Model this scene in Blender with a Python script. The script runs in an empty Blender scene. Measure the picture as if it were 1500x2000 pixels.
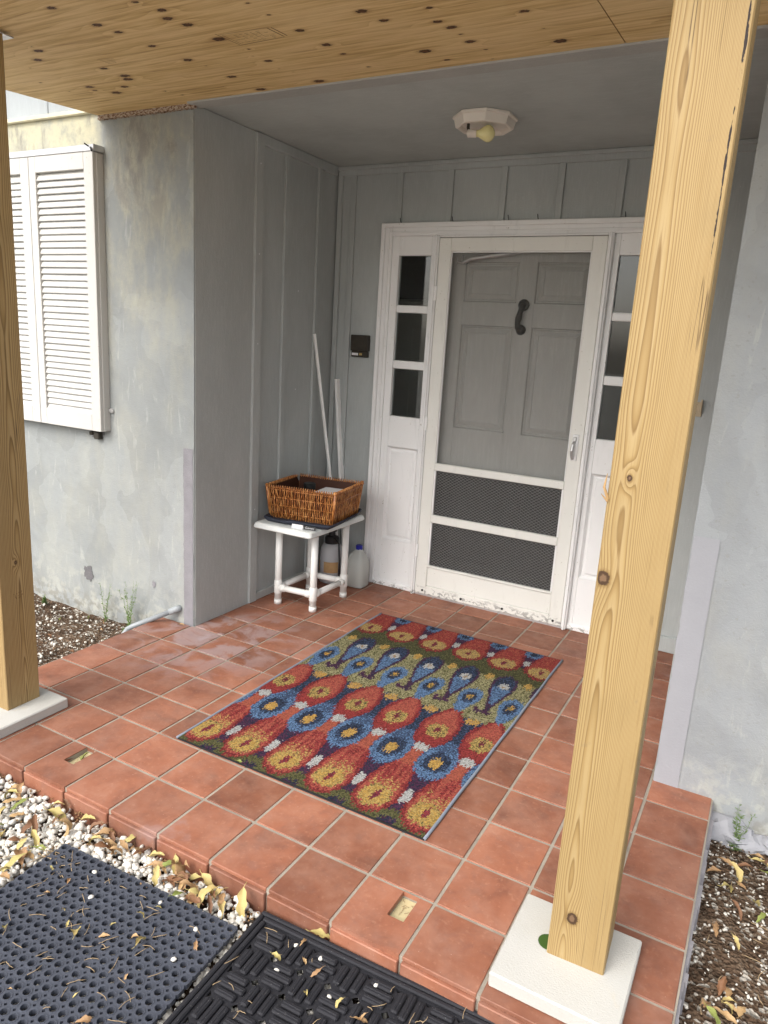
import bpy, math, random
import numpy as np
from mathutils import Vector, Matrix
random.seed(7); RNG = np.random.default_rng(7)
R = math.radians
S = bpy.context.scene
COL = S.collection
# ------------------------------------------------------------ camera
cam_d = bpy.data.cameras.new('camera'); cam = bpy.data.objects.new('camera', cam_d); COL.objects.link(cam)
def rod(r):
    t = np.linalg.norm(r); k = r/t
    K = np.array([[0, -k[2], k[1]], [k[2], 0, -k[0]], [-k[1], k[0], 0]])
    return np.eye(3)+math.sin(t)*K+(1-math.cos(t))*K@K
CR = rod(np.array([1.7455875772, 0.4937168822, -0.3057723881]))
CC = Vector((2.084340, -1.377405, 1.503339))
right, down, fwd = CR
cam.matrix_world = Matrix(((right[0], -down[0], -fwd[0], CC[0]), (right[1], -down[1], -fwd[1], CC[1]), (right[2], -down[2], -fwd[2], CC[2]), (0, 0, 0, 1)))
cam_d.sensor_fit = 'VERTICAL'; cam_d.sensor_height = 36; cam_d.lens = 1405.81/2000*36
cam_d.clip_start = .02; cam_d.clip_end = 500
S.camera = cam
S.render.resolution_x, S.render.resolution_y = 768, 1024
# ------------------------------------------------------------ world, sun, exposure
SUN_EL, SUN_AZ = R(46), R(194)          # azimuth measured clockwise from +y
w = bpy.data.worlds.new('World'); S.world = w; w.use_nodes = True
wn = w.node_tree; bg = wn.nodes['Background']
sky = wn.nodes.new('ShaderNodeTexSky'); sky.sky_type = 'NISHITA'; sky.sun_disc = False
sky.sun_elevation = SUN_EL; sky.sun_rotation = SUN_AZ; sky.air_density = 1.0; sky.dust_density = 4.0; sky.ozone_density = 1.0
hs = wn.nodes.new('ShaderNodeHueSaturation'); hs.inputs['Saturation'].default_value = .38
wn.links.new(sky.outputs[0], hs.inputs['Color']); wn.links.new(hs.outputs[0], bg.inputs['Color'])
bg.inputs['Strength'].default_value = .15
sl = bpy.data.lights.new('sun', 'SUN'); sl.energy = .55; sl.angle = R(45); sl.color = (1, .95, .87)
sun = bpy.data.objects.new('sun', sl); COL.objects.link(sun)
sd = Vector((math.sin(SUN_AZ)*math.cos(SUN_EL), math.cos(SUN_AZ)*math.cos(SUN_EL), math.sin(SUN_EL)))
sun.rotation_euler = sd.to_track_quat('Z', 'Y').to_euler(); sun.location = (0, -5, 8)
S.view_settings.view_transform = 'Standard'; S.view_settings.look = 'None'; S.view_settings.gamma = 1
S.view_settings.exposure = 1.26

# ------------------------------------------------------------ node helpers
class NM:
    def __init__(s, name, rough=.6, spec=.4):
        s.m = bpy.data.materials.new(name); s.m.use_nodes = True; s.t = s.m.node_tree
        s.b = s.t.nodes['Principled BSDF']; s.b.inputs['Roughness'].default_value = rough
        s.b.inputs['Specular IOR Level'].default_value = spec
        s._p = None; s._o = None
    def n(s, ty, ins=None, **pr):
        nd = s.t.nodes.new(ty)
        for k, v in pr.items(): setattr(nd, k, v)
        for k, v in (ins or {}).items(): s.put(nd.inputs[k], v)
        return nd
    def put(s, sock, v):
        if isinstance(v, bpy.types.NodeSocket): s.t.links.new(v, sock)
        elif isinstance(v, (tuple, list)):
            v = tuple(v)
            if sock.type == 'RGBA' and len(v) == 3: v = v+(1,)
            sock.default_value = v
        else: sock.default_value = v
    @property
    def pos(s):
        if s._p is None: s._p = s.n('ShaderNodeNewGeometry').outputs['Position']
        return s._p
    @property
    def obj(s):
        if s._o is None: s._o = s.n('ShaderNodeTexCoord').outputs['Object']
        return s._o
    def xyz(s, v): return s.n('ShaderNodeSeparateXYZ', {0: v}).outputs
    def comb(s, x, y, z): return s.n('ShaderNodeCombineXYZ', {0: x, 1: y, 2: z}).outputs[0]
    def scale(s, v, sc): return s.n('ShaderNodeVectorMath', {0: v, 1: sc}, operation='MULTIPLY').outputs[0]
    def addv(s, a, b): return s.n('ShaderNodeVectorMath', {0: a, 1: b}, operation='ADD').outputs[0]
    def rnd(s): return s.n('ShaderNodeObjectInfo').outputs['Random']
    def noise(s, v, sc=5, det=4, ro=.55, dist=0, col=False):
        nd = s.n('ShaderNodeTexNoise', {'Vector': v, 'Scale': sc, 'Detail': det, 'Roughness': ro, 'Distortion': dist})
        return nd.outputs['Color' if col else 'Fac']
    def vor(s, v, sc, out='Distance', feat='F1'): return s.n('ShaderNodeTexVoronoi', {'Vector': v, 'Scale': sc}, feature=feat).outputs[out]
    def ma(s, op, a, b=0., c=0., clamp=False):
        nd = s.n('ShaderNodeMath', {0: a, 1: b, 2: c}, operation=op); nd.use_clamp = clamp; return nd.outputs[0]
    def rng(s, v, a, b, c=0., d=1., smooth=True):
        nd = s.n('ShaderNodeMapRange', {0: v, 1: a, 2: b, 3: c, 4: d}); nd.interpolation_type = 'SMOOTHSTEP' if smooth else 'LINEAR'; return nd.outputs[0]
    def mix(s, f, a, b, bl='MIX'):
        nd = s.n('ShaderNodeMix', data_type='RGBA', blend_type=bl)
        s.put(nd.inputs[0], f); s.put(nd.inputs[6], a); s.put(nd.inputs[7], b); return nd.outputs[2]
    def ramp(s, f, st):
        nd = s.n('ShaderNodeValToRGB', {0: f}); e = nd.color_ramp.elements
        while len(e) < len(st): e.new(.5)
        for q, (p, c) in zip(e, st): q.position = p; q.color = tuple(c)+(1,) if len(c) == 3 else c
        return nd.outputs[0]
    def attr(s, nm, out='Fac'): return s.n('ShaderNodeAttribute', attribute_name=nm).outputs[out]
    def bump(s, h, st=.3, d=.01, prev=None):
        nd = s.n('ShaderNodeBump', {'Height': h, 'Strength': st, 'Distance': d})
        if prev is not None: s.put(nd.inputs['Normal'], prev)
        return nd.outputs[0]
    def out(s, col=None, rough=None, nrm=None):
        if col is not None: s.put(s.b.inputs['Base Color'], col)
        if rough is not None: s.put(s.b.inputs['Roughness'], rough)
        if nrm is not None: s.put(s.b.inputs['Normal'], nrm)
        return s.m
def plain(name, col, rough=.6, var=.15, sc=9., bump=0., bsc=120., spec=.4, metal=0.):
    q = NM(name, rough, spec); f = q.noise(q.pos, sc, 5)
    c = q.mix(f, tuple(x*(1-var) for x in col), tuple(min(1, x*(1+var)) for x in col))
    q.b.inputs['Metallic'].default_value = metal
    return q.out(c, q.rng(q.noise(q.pos, sc*2.3, 3), .3, .7, rough-.08, rough+.08), q.bump(q.noise(q.pos, bsc, 3), bump, .004) if bump else None)
MT = {}
def stucco(name, base, right=False):
    q = NM(name, .85, .25); P = q.pos; X, Y, Z = q.xyz(P)
    n1 = q.noise(P, 1.7, 5, .6, .8); n2 = q.noise(q.scale(P, (3.2, 3.2, 1.5)), 1.9, 6, .66, .0); n3 = q.noise(P, 14, 5, .65)
    c = q.mix(q.rng(n1, .35, .65), tuple(x*.86 for x in base), tuple(min(1, x*1.1) for x in base))
    Pd = q.addv(q.scale(P, (1., 1., .75)), q.scale(q.noise(P, 3.1, 3, col=True), (.35, .35, .35)))
    cell = q.xyz(q.vor(Pd, 2.3, 'Color'))[0]; cell2 = q.xyz(q.vor(q.addv(Pd, (3.1, .7, 1.9)), 4.6, 'Color'))[1]
    c = q.mix(q.rng(cell, 0, 1, 0, .5, False), c, tuple(x*.80 for x in base)); c = q.mix(q.rng(cell2, .55, .75, 0, .3), c, tuple(min(1, x*1.22) for x in base))
    c = q.mix(q.rng(q.noise(q.scale(P, (1.6, 1.6, .35)), 17, 4, .6, .6), .6, .72, 0, .3), c, (.47, .48, .45))
    up = q.rng(Z, 1.0, 2.35)
    cream = q.ma('MULTIPLY', q.rng(n2, .40, .70), q.rng(Z, .9, 2.2, .15, .6) if not right else .12)
    c = q.mix(cream, c, (.50, .47, .34))
    if not right: c = q.mix(q.ma('MULTIPLY', q.ma('MULTIPLY', q.rng(Z, 2.28, 2.36), q.rng(X, -.98, -1.06)), q.rng(n3, .3, .6, .3, .8)), c, (.55, .52, .36))
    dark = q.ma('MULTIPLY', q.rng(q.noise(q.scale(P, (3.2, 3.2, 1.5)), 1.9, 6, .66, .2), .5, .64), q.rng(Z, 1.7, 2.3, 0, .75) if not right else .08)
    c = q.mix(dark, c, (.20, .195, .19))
    low = q.ma('MULTIPLY', q.rng(Z, .28, -.08), q.rng(n3, .46, .6))
    c = q.mix(q.ma('MULTIPLY', low, .4), c, (.50, .49, .42))
    low2 = q.ma('MULTIPLY', q.rng(Z, .05, -.1), q.rng(q.noise(P, 22, 4), .45, .6))
    c = q.mix(q.ma('MULTIPLY', low2, .7), c, (.2, .19, .16))
    c = q.mix(q.rng(q.noise(P, 60, 2), .64, .72, 0, .35), c, (.25, .25, .23))
    h = q.ma('ADD', q.noise(P, 170, 4, .7), q.ma('MULTIPLY', q.noise(P, 26, 4), 1.5))
    return q.out(c, None, q.bump(h, .32, .006))
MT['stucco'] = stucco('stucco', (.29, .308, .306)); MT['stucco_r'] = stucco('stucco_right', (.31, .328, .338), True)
def paint_sheet(name, base, grain=(18, 18, 1.2)):
    q = NM(name, .62, .35); P = q.pos
    st = q.noise(q.scale(P, grain), 9, 4, .7); n = q.noise(q.scale(P, (1, 1, .45)), 3.0, 5, .6, .2)
    c = q.mix(q.rng(n, .3, .7), tuple(x*.91 for x in base), tuple(x*1.07 for x in base))
    c = q.mix(q.ma('MULTIPLY', q.rng(st, .45, .7), .3), c, tuple(x*1.3 for x in base))
    c = q.mix(q.rng(q.noise(P, 85, 2), .72, .78, 0, .55), c, tuple(min(.6, x*2.1) for x in base))
    return q.out(c, None, q.bump(q.ma('ADD', st, q.noise(P, 130, 3)), .28, .004))
MT['nook'] = paint_sheet('grey_siding_paint', (.395, .418, .412))
MT['nook_conc'] = paint_sheet('grey_render_paint', (.405, .422, .412), (14, 14, 2))
MT['ceil'] = paint_sheet('grey_ceiling_paint', (.43, .465, .45), (1.5, 12, 12))
MT['header'] = paint_sheet('grey_header_paint', (.40, .405, .385), (2, 12, 12))
MT['siding'] = paint_sheet('blue_grey_siding', (.40, .43, .44), (20, 20, 1.5))
def white_paint(name, base=(.74, .74, .70), peel=None, rough=.42):
    q = NM(name, rough, .45); P = q.pos; Z = q.xyz(P)[2]
    c = q.mix(q.noise(P, 3.5, 4), tuple(x*.92 for x in base), tuple(min(.85, x*1.05) for x in base))
    c = q.mix(q.rng(q.noise(q.scale(P, (9, 9, 1.4)), 2.5, 5, .65), .55, .75, 0, .35), c, tuple(x*.72 for x in base))
    c = q.mix(q.rng(q.noise(P, 70, 2), .70, .76, 0, .6), c, (.3, .27, .2))
    if peel:
        pm = q.ma('MULTIPLY', q.rng(Z, peel, peel*.35), q.rng(q.noise(q.scale(P, (1, 1, 1.6)), 26, 5, .7, .6), .51, .57))
        c = q.mix(pm, c, (.33, .33, .31))
    return q.out(c, None, q.bump(q.noise(q.scale(P, (3, 3, .5)), 50, 3), .12, .003))
MT['white'] = white_paint('white_trim_paint', (.81, .82, .81)); MT['white_peel'] = white_paint('white_door_enamel', (.74, .74, .695), .075)
MT['white_low'] = white_paint('white_frame_paint', (.81, .82, .81), .035)
MT['shutter'] = white_paint('white_shutter_paint', (.53, .525, .50))
MT['cream'] = plain('cream_drip_trim', (.66, .62, .46), .7, .25, 7)
MT['doorgrey'] = paint_sheet('grey_door_paint', (.45, .452, .43), (10, 10, 1))
MT['pvc'] = plain('white_pvc', (.80, .80, .77), .35, .05, 6); MT['tabletop'] = plain('white_plastic_top', (.76, .79, .77), .45, .06, 12, .1)
MT['black'] = plain('black_iron', (.004, .004, .004), .5, .3); MT['blackplastic'] = plain('black_plastic', (.018, .018, .02), .4, .2)
MT['bronze'] = plain('dark_bronze_plastic', (.035, .03, .022), .45, .3, 40, .1)
MT['tagwhite'] = plain('white_label', (.72, .72, .74), .6, .1, 60)
MT['amber'] = plain('amber_button', (.42, .30, .12), .35, .2)
MT['steel'] = plain('galvanised_steel', (.55, .55, .55), .4, .2, 30, .05, metal=.7)
MT['tan_metal'] = plain('tan_metal', (.45, .36, .24), .5, .2, 40)
MT['pipe'] = plain('grey_conduit', (.30, .325, .34), .5, .15, 20)
MT['navy'] = plain('navy_cloth', (.03, .036, .055), .75, .25, 30, .3, 500)
MT['grey_bind'] = plain('blue_grey_binding', (.20, .225, .27), .8, .2, 60, .3, 400)
MT['bulb'] = plain('yellow_bulb_glass', (.80, .74, .36), .12, .05, 5, spec=.7)
MT['lampwhite'] = plain('old_white_enamel', (.72, .67, .60), .45, .1, 10)
MT['blue'] = plain('blue_cap', (.015, .02, .30), .4, .1)
MT['orange_lab'] = plain('orange_label', (.48, .30, .14), .55, .35, 25)
MT['stickwhite'] = plain('white_painted_stick', (.84, .84, .82), .6, .12, 15, .15)
MT['cement'] = plain('raw_cement', (.235, .228, .245), .9, .2, 18, .5, 140)
MT['grout'] = plain('grout', (.31, .275, .225), .9, .45, 13, .4, 200)
MT['pit'] = plain('tan_box_floor', (.5, .43, .25), .8, .3, 40, .3)
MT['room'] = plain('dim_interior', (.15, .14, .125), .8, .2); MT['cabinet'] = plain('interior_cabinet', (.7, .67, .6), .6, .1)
MT['ink'] = plain('brown_ink', (.16, .085, .03), .8, .3, 60)
MT['mould'] = plain('green_leaf_blade', (.04, .085, .015), .5, .3)
def mk_paver():
    q = NM('white_concrete_paver', .85, .25); P = q.pos
    c = q.mix(q.noise(P, 7, 5), (.42, .415, .385), (.50, .495, .465)); c = q.mix(q.rng(q.noise(P, 190, 2), .62, .7, 0, .5), c, (.42, .40, .33))
    c = q.mix(q.rng(q.noise(P, 9, 4, .6, .5), .62, .74, 0, .3), c, (.5, .43, .3))
    return q.out(c, None, q.bump(q.noise(P, 220, 4, .7), .4, .003))
MT['paver'] = mk_paver()
def mk_tile():
    q = NM('terracotta_tile', .5, .28); r = q.rnd()
    off = q.comb(q.ma('MULTIPLY', r, 37.), q.ma('MULTIPLY', r, 91.), q.ma('MULTIPLY', r, 53.)); P = q.addv(q.pos, off)
    n1 = q.noise(P, 6.5, 6, .62, .5); n2 = q.noise(P, 21, 6, .65, .4); n3 = q.noise(P, 70, 3)
    c = q.ramp(n1, [(.28, (.15, .058, .036)), (.42, (.225, .084, .048)), (.6, (.28, .108, .061)), (.8, (.34, .16, .102))])
    c = q.mix(q.rng(n2, .5, .72, 0, .5), c, (.19, .085, .06)); c = q.mix(q.rng(n3, .55, .75, 0, .22), c, (.48, .26, .17))
    hv = q.ma('ADD', .74, q.ma('MULTIPLY', r, .46)); c = q.mix(1., c, q.comb(hv, hv, hv), 'MULTIPLY')
    W = q.pos; d = q.n('ShaderNodeVectorMath', {0: W, 1: (-.22, 1.22, 0)}, operation='DISTANCE').outputs['Value']
    haze = q.ma('MULTIPLY', q.rng(d, .62, .12), q.rng(q.noise(q.addv(W, off), 5, 4, .6, .8), .45, .58))
    haze = q.ma('ADD', q.ma('MULTIPLY', haze, .6), q.rng(q.noise(W, 2.6, 5, .65, .9), .60, .74, 0, .30))
    c = q.mix(q.rng(q.noise(P, 9, 5, .65), .35, .75, .04, .32), c, (.40, .245, .185)); c = q.mix(haze, c, (.36, .29, .29)); c = q.mix(q.rng(q.noise(W, 150, 2), .73, .78, 0, .6), c, (.6, .5, .42))
    c = q.mix(q.rng(q.noise(W, 30, 4, .65), .66, .76, 0, .55), c, (.10, .045, .03))
    return q.out(c, q.ma('ADD', q.rng(n2, .3, .7, .46, .66), q.ma('MULTIPLY', haze, .3)), q.bump(q.ma('ADD', n1, q.ma('MULTIPLY', n3, .35)), .10, .008))
MT['tile'] = mk_tile()
def mk_rug():
    q = NM('woven_rug', .95, .1); c = q.attr('Col', 'Color'); X, Y, Z = q.xyz(q.pos)
    wv = q.ma('MULTIPLY', q.ma('SINE', q.ma('MULTIPLY', X, 1256.)), q.ma('SINE', q.ma('MULTIPLY', Y, 1256.)))
    c = q.mix(q.rng(q.noise(q.pos, 420, 2), .35, .65, .0, .22), c, (.03, .025, .02), 'MIX')
    return q.out(c, None, q.bump(q.ma('ADD', wv, q.ma('MULTIPLY', q.noise(q.pos, 500, 2), 3.)), .6, .003))
MT['rug'] = mk_rug()
def mk_wood(name, cols, k=1.):
    q = NM(name, .62, .3); P = q.obj; g = q.attr('ring'); kd = q.attr('knot')
    fine = q.noise(q.scale(P, (1, 1, .02)), 420, 3); med = q.noise(q.scale(P, (1, 1, .06)), 38, 4)
    ph = q.ma('FRACT', q.ma('ADD', g, q.ma('MULTIPLY', med, .55)))
    c = q.ramp(ph, [(0., cols[0]), (.42, cols[1]), (.70, cols[2]), (.90, cols[3]), (1., cols[0])])
    c = q.mix(q.rng(q.noise(q.scale(P, (1, 1, .12)), 7, 4), .35, .7, 0, .22), c, cols[1])
    c = q.mix(q.rng(fine, .5, .75, 0, .38), c, cols[3]); c = q.mix(q.rng(q.noise(q.scale(P, (1, 1, .03)), 90, 4, .7), .45, .75, 0, .4), c, cols[2]); c = q.mix(q.rng(q.noise(P, 5, 5, .6), .5, .75, 0, .35), c, tuple(x*.72 for x in cols[1]))
    kd = q.ma('ADD', kd, q.ma('MULTIPLY', q.ma('SUBTRACT', q.noise(P, 95, 4, .7), .5), .9)); c = q.mix(q.rng(kd, 1.6, .95, 0, .7), c, cols[3]); c = q.mix(q.rng(kd, 1.05, .85), c, (.06, .032, .016))
    c = q.mix(q.rng(kd, .62, .40, 0, .8), c, (.19, .115, .065)); c = q.mix(q.rng(q.ma('ADD', q.attr('bark'), q.ma('MULTIPLY', q.noise(q.scale(P, (1, 1, .35)), 60, 4), 1.1)), 1.38, 1.44), c, (.022, .014, .012))
    crk = q.ma('MULTIPLY', q.rng(q.ma('ABSOLUTE', q.ma('SUBTRACT', q.noise(q.scale(P, (1, 1, .018)), 26, 2), .5)), .007, .002), q.rng(q.noise(q.scale(P, (1, 1, .25)), 9, 3), .56, .62))
    c = q.mix(q.ma('MULTIPLY', crk, .8), c, (.07, .04, .02)); c = q.mix(q.rng(q.noise(P, 16, 5, .7), .62, .75, 0, .3), c, (.17, .13, .09))
    return q.out(c, None, q.bump(q.ma('SUBTRACT', q.ma('ADD', ph, q.ma('MULTIPLY', fine, 1.5)), q.ma('MULTIPLY', crk, 3.)), .22, .002))
MT['wood_r'] = mk_wood('pale_pine', [(.375, .272, .130), (.352, .248, .110), (.285, .187, .073), (.195, .118, .043)])
MT['wood_l'] = mk_wood('brown_pine', [(.42, .30, .145), (.385, .265, .118), (.265, .17, .066), (.155, .094, .036)])
def mk_ply():
    q = NM('plywood_veneer', .7, .2); P = q.obj; kd = q.attr('knot'); X, Y, Z = q.xyz(P)
    wob = q.noise(q.scale(P, (.45, 2.2, 0)), 2.0, 3, .5, .2); kw = q.attr('warp')
    v = q.ma('ADD', q.ma('MULTIPLY', Y, 16.), q.ma('ADD', q.ma('MULTIPLY', wob, 4.5), kw)); ph = q.ma('FRACT', v)
    st = q.noise(q.scale(P, (.5, 13, 0)), 5, 5, .65, .4); fine = q.noise(q.scale(P, (3, 90, 0)), 5, 3)
    c = q.ramp(q.ma('ADD', q.ma('MULTIPLY', ph, .12), q.ma('MULTIPLY', st, .88)), [(.2, (.70, .50, .23)), (.40, (.76, .57, .285)), (.56, (.60, .415, .18)), (.74, (.34, .195, .075))])
    c = q.mix(q.rng(q.noise(q.scale(P, (1.2, 3, 0)), 1.7, 4), .4, .68, 0, .5), c, (.78, .59, .32))
    c = q.mix(q.rng(fine, .5, .72, 0, .3), c, (.40, .24, .10)); c = q.mix(q.rng(ph, .9, 1., 0, .12), c, (.40, .23, .095))
    n = q.noise(P, 90, 3)
    c = q.mix(q.rng(kd, 1.9, 1.0, 0, .35), c, (.34, .17, .06)); c = q.mix(q.rng(q.ma('ADD', kd, q.ma('MULTIPLY', q.noise(q.scale(P, (1, 2, 1)), 75, 5, .75), 2.0)), 2.05, 1.75), c, (.055, .028, .016))
    c = q.mix(q.rng(kd, .62, .35, 0, .8), c, (.14, .06, .025))
    c = q.mix(q.rng(q.noise(P, 4.5, 5, .6), .66, .76, 0, .3), c, (.6, .47, .3))
    return q.out(c, None, q.bump(q.ma('ADD', st, fine), .15, .003))
MT['ply'] = mk_ply()
def mk_rot():
    q = NM('rotten_edge', .9, .1); n = q.noise(q.scale(q.pos, (1, 1, 2.5)), 60, 5, .7)
    return q.out(q.ramp(n, [(.35, (.10, .055, .035)), (.47, (.27, .17, .11)), (.56, (.55, .49, .42)), (.75, (.22, .13, .09))]), None, q.bump(n, .8, .008))
MT['rot'] = mk_rot()
def mk_wicker():
    q = NM('varnished_wicker', .32, .55); P = q.pos; r = q.noise(q.scale(P, (1, 1, .12)), 150, 3)
    c = q.ramp(r, [(.32, (.10, .026, .007)), (.46, (.36, .115, .025)), (.60, (.70, .34, .11))])
    return q.out(c, None, q.bump(q.noise(P, 300, 2), .2, .002))
MT['wicker'] = mk_wicker()
def mk_soil():
    q = NM('soil', .95, .1); P = q.pos; n = q.noise(P, 12, 6, .7); v = q.vor(P, 85, 'Color'); vd = q.xyz(v)[0]
    c = q.ramp(n, [(.3, (.04, .027, .018)), (.5, (.10, .065, .043)), (.7, (.18, .13, .09))])
    c = q.mix(q.rng(vd, .80, .84, 0, .9), c, (.42, .39, .34)); c = q.mix(q.rng(q.noise(P, 40, 4), .6, .7, 0, .6), c, (.16, .09, .05))
    return q.out(c, None, q.bump(q.ma('ADD', q.vor(P, 85), n), .8, .02))
MT['soil'] = mk_soil()
def mk_pebble(name, a, b, d):
    q = NM(name, .75, .3); P = q.pos; c = q.mix(q.noise(P, 33, 2), a, b); c = q.mix(q.rng(q.noise(P, 110, 4, .7), .55, .72, 0, .6), c, d)
    return q.out(c, None, q.bump(q.noise(P, 160, 4, .7), .35, .004))
MT['pebble'] = mk_pebble('white_pebble', (.50, .47, .40), (.80, .78, .73), (.42, .36, .27)); MT['chip'] = mk_pebble('soil_chip', (.03, .019, .012), (.20, .15, .105), (.07, .042, .025))
MT['crumb'] = mk_pebble('leaf_crumb', (.13, .065, .03), (.34, .21, .10), (.07, .035, .02)); MT['chipw'] = mk_pebble('pale_chip', (.5, .47, .4), (.75, .73, .68), (.4, .33, .25))
def mk_rubber(name, col, spk, rough):
    q = NM(name, rough, .2); P = q.pos; c = q.mix(q.noise(P, 6, 5), tuple(x*.8 for x in col), tuple(x*1.25 for x in col))
    c = q.mix(q.rng(q.noise(P, 14, 5, .7), .55, .8, 0, .25), c, tuple(x*2.2 for x in col)); c = q.mix(q.rng(q.noise(P, 330, 2), spk, spk+.06, 0, .8), c, (.25, .24, .23))
    return q.out(c, None, q.bump(q.noise(P, 400, 3), .4, .002))
MT['rub1'] = mk_rubber('blue_black_rubber', (.062, .068, .086), .74, .55); MT['rub2'] = mk_rubber('recycled_black_rubber', (.022, .022, .026), .69, .7)
def mk_leaf(name, a, b, d):
    q = NM(name, .6, .35); P = q.obj; r = q.rnd(); c = q.mix(r, a, b); Y = q.xyz(P)[1]
    c = q.mix(q.rng(q.noise(q.addv(P, q.comb(q.ma('MULTIPLY', r, 9.), r, 0.)), 60, 4), .52, .7, 0, .7), c, d)
    c = q.mix(q.rng(q.ma('ABSOLUTE', Y), .0012, .0004, 0, .5), c, tuple(min(1, x*1.5) for x in a))
    return q.out(c, None, q.bump(q.noise(P, 180, 3), .3, .002))
MT['leaf'] = mk_leaf('dry_tan_leaf', (.46, .31, .15), (.34, .20, .10), (.19, .10, .05)); MT['leafy'] = mk_leaf('yellow_leaf', (.50, .39, .16), (.38, .33, .12), (.30, .19, .08))
MT['leafg'] = mk_leaf('green_leaf', (.24, .27, .07), (.17, .21, .05), (.32, .28, .10)); MT['leafb'] = mk_leaf('brown_leaf', (.22, .11, .055), (.15, .075, .04), (.08, .04, .02))
MT['twig'] = plain('straw_twig', (.36, .26, .15), .8, .4, 60); MT['stem'] = plain('weed_green', (.13, .20, .06), .6, .3, 40)
MT['ground'] = plain('garden_ground', (.42, .40, .35), .95, .25, 2.5, .6, 40)  # out-of-view ground, made pale to bounce light up under the canopy
def glass_mat():
    q = NM('window_glass'); t = q.t; tr = q.n('ShaderNodeBsdfTransparent', {0: (.85, .87, .86, 1)}); gl = q.n('ShaderNodeBsdfGlossy', {'Roughness': .02})
    fr = q.n('ShaderNodeFresnel', {'IOR': 1.5}); mx = q.n('ShaderNodeMixShader', {0: fr.outputs[0], 1: tr.outputs[0], 2: gl.outputs[0]})
    t.links.new(mx.outputs[0], t.nodes['Material Output'].inputs[0]); return q.m
MT['glass'] = glass_mat()
def screen_mat(nm_, fc, cl):
    q = NM(nm_, .7, .2); t = q.t; q.put(q.b.inputs['Base Color'], cl); tr = q.n('ShaderNodeBsdfTransparent')
    mx = q.n('ShaderNodeMixShader', {0: fc, 1: tr.outputs[0], 2: q.b.outputs[0]}); t.links.new(mx.outputs[0], t.nodes['Material Output'].inputs[0]); return q.m
MT['screen'] = screen_mat('insect_screen', .15, (.16, .16, .15)); MT['screen_dark'] = screen_mat('guard_backing_screen', .55, (.05, .05, .05))
def hdpe(name, col, a=.7):
    q = NM(name, .35, .4); q.b.inputs['Base Color'].default_value = col+(1,); q.b.inputs['Subsurface Weight'].default_value = .25; q.b.inputs['Subsurface Radius'].default_value = (.02, .02, .02)
    tr = q.n('ShaderNodeBsdfTransparent', {0: (.9, .9, .88, 1)}); mx = q.n('ShaderNodeMixShader', {0: a, 1: tr.outputs[0], 2: q.b.outputs[0]}); q.t.links.new(mx.outputs[0], q.t.nodes['Material Output'].inputs[0]); return q.m
MT['jug'] = hdpe('milky_plastic', (.62, .64, .61), .72); MT['sprayer'] = hdpe('milky_sprayer', (.55, .56, .58), .92)

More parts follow.
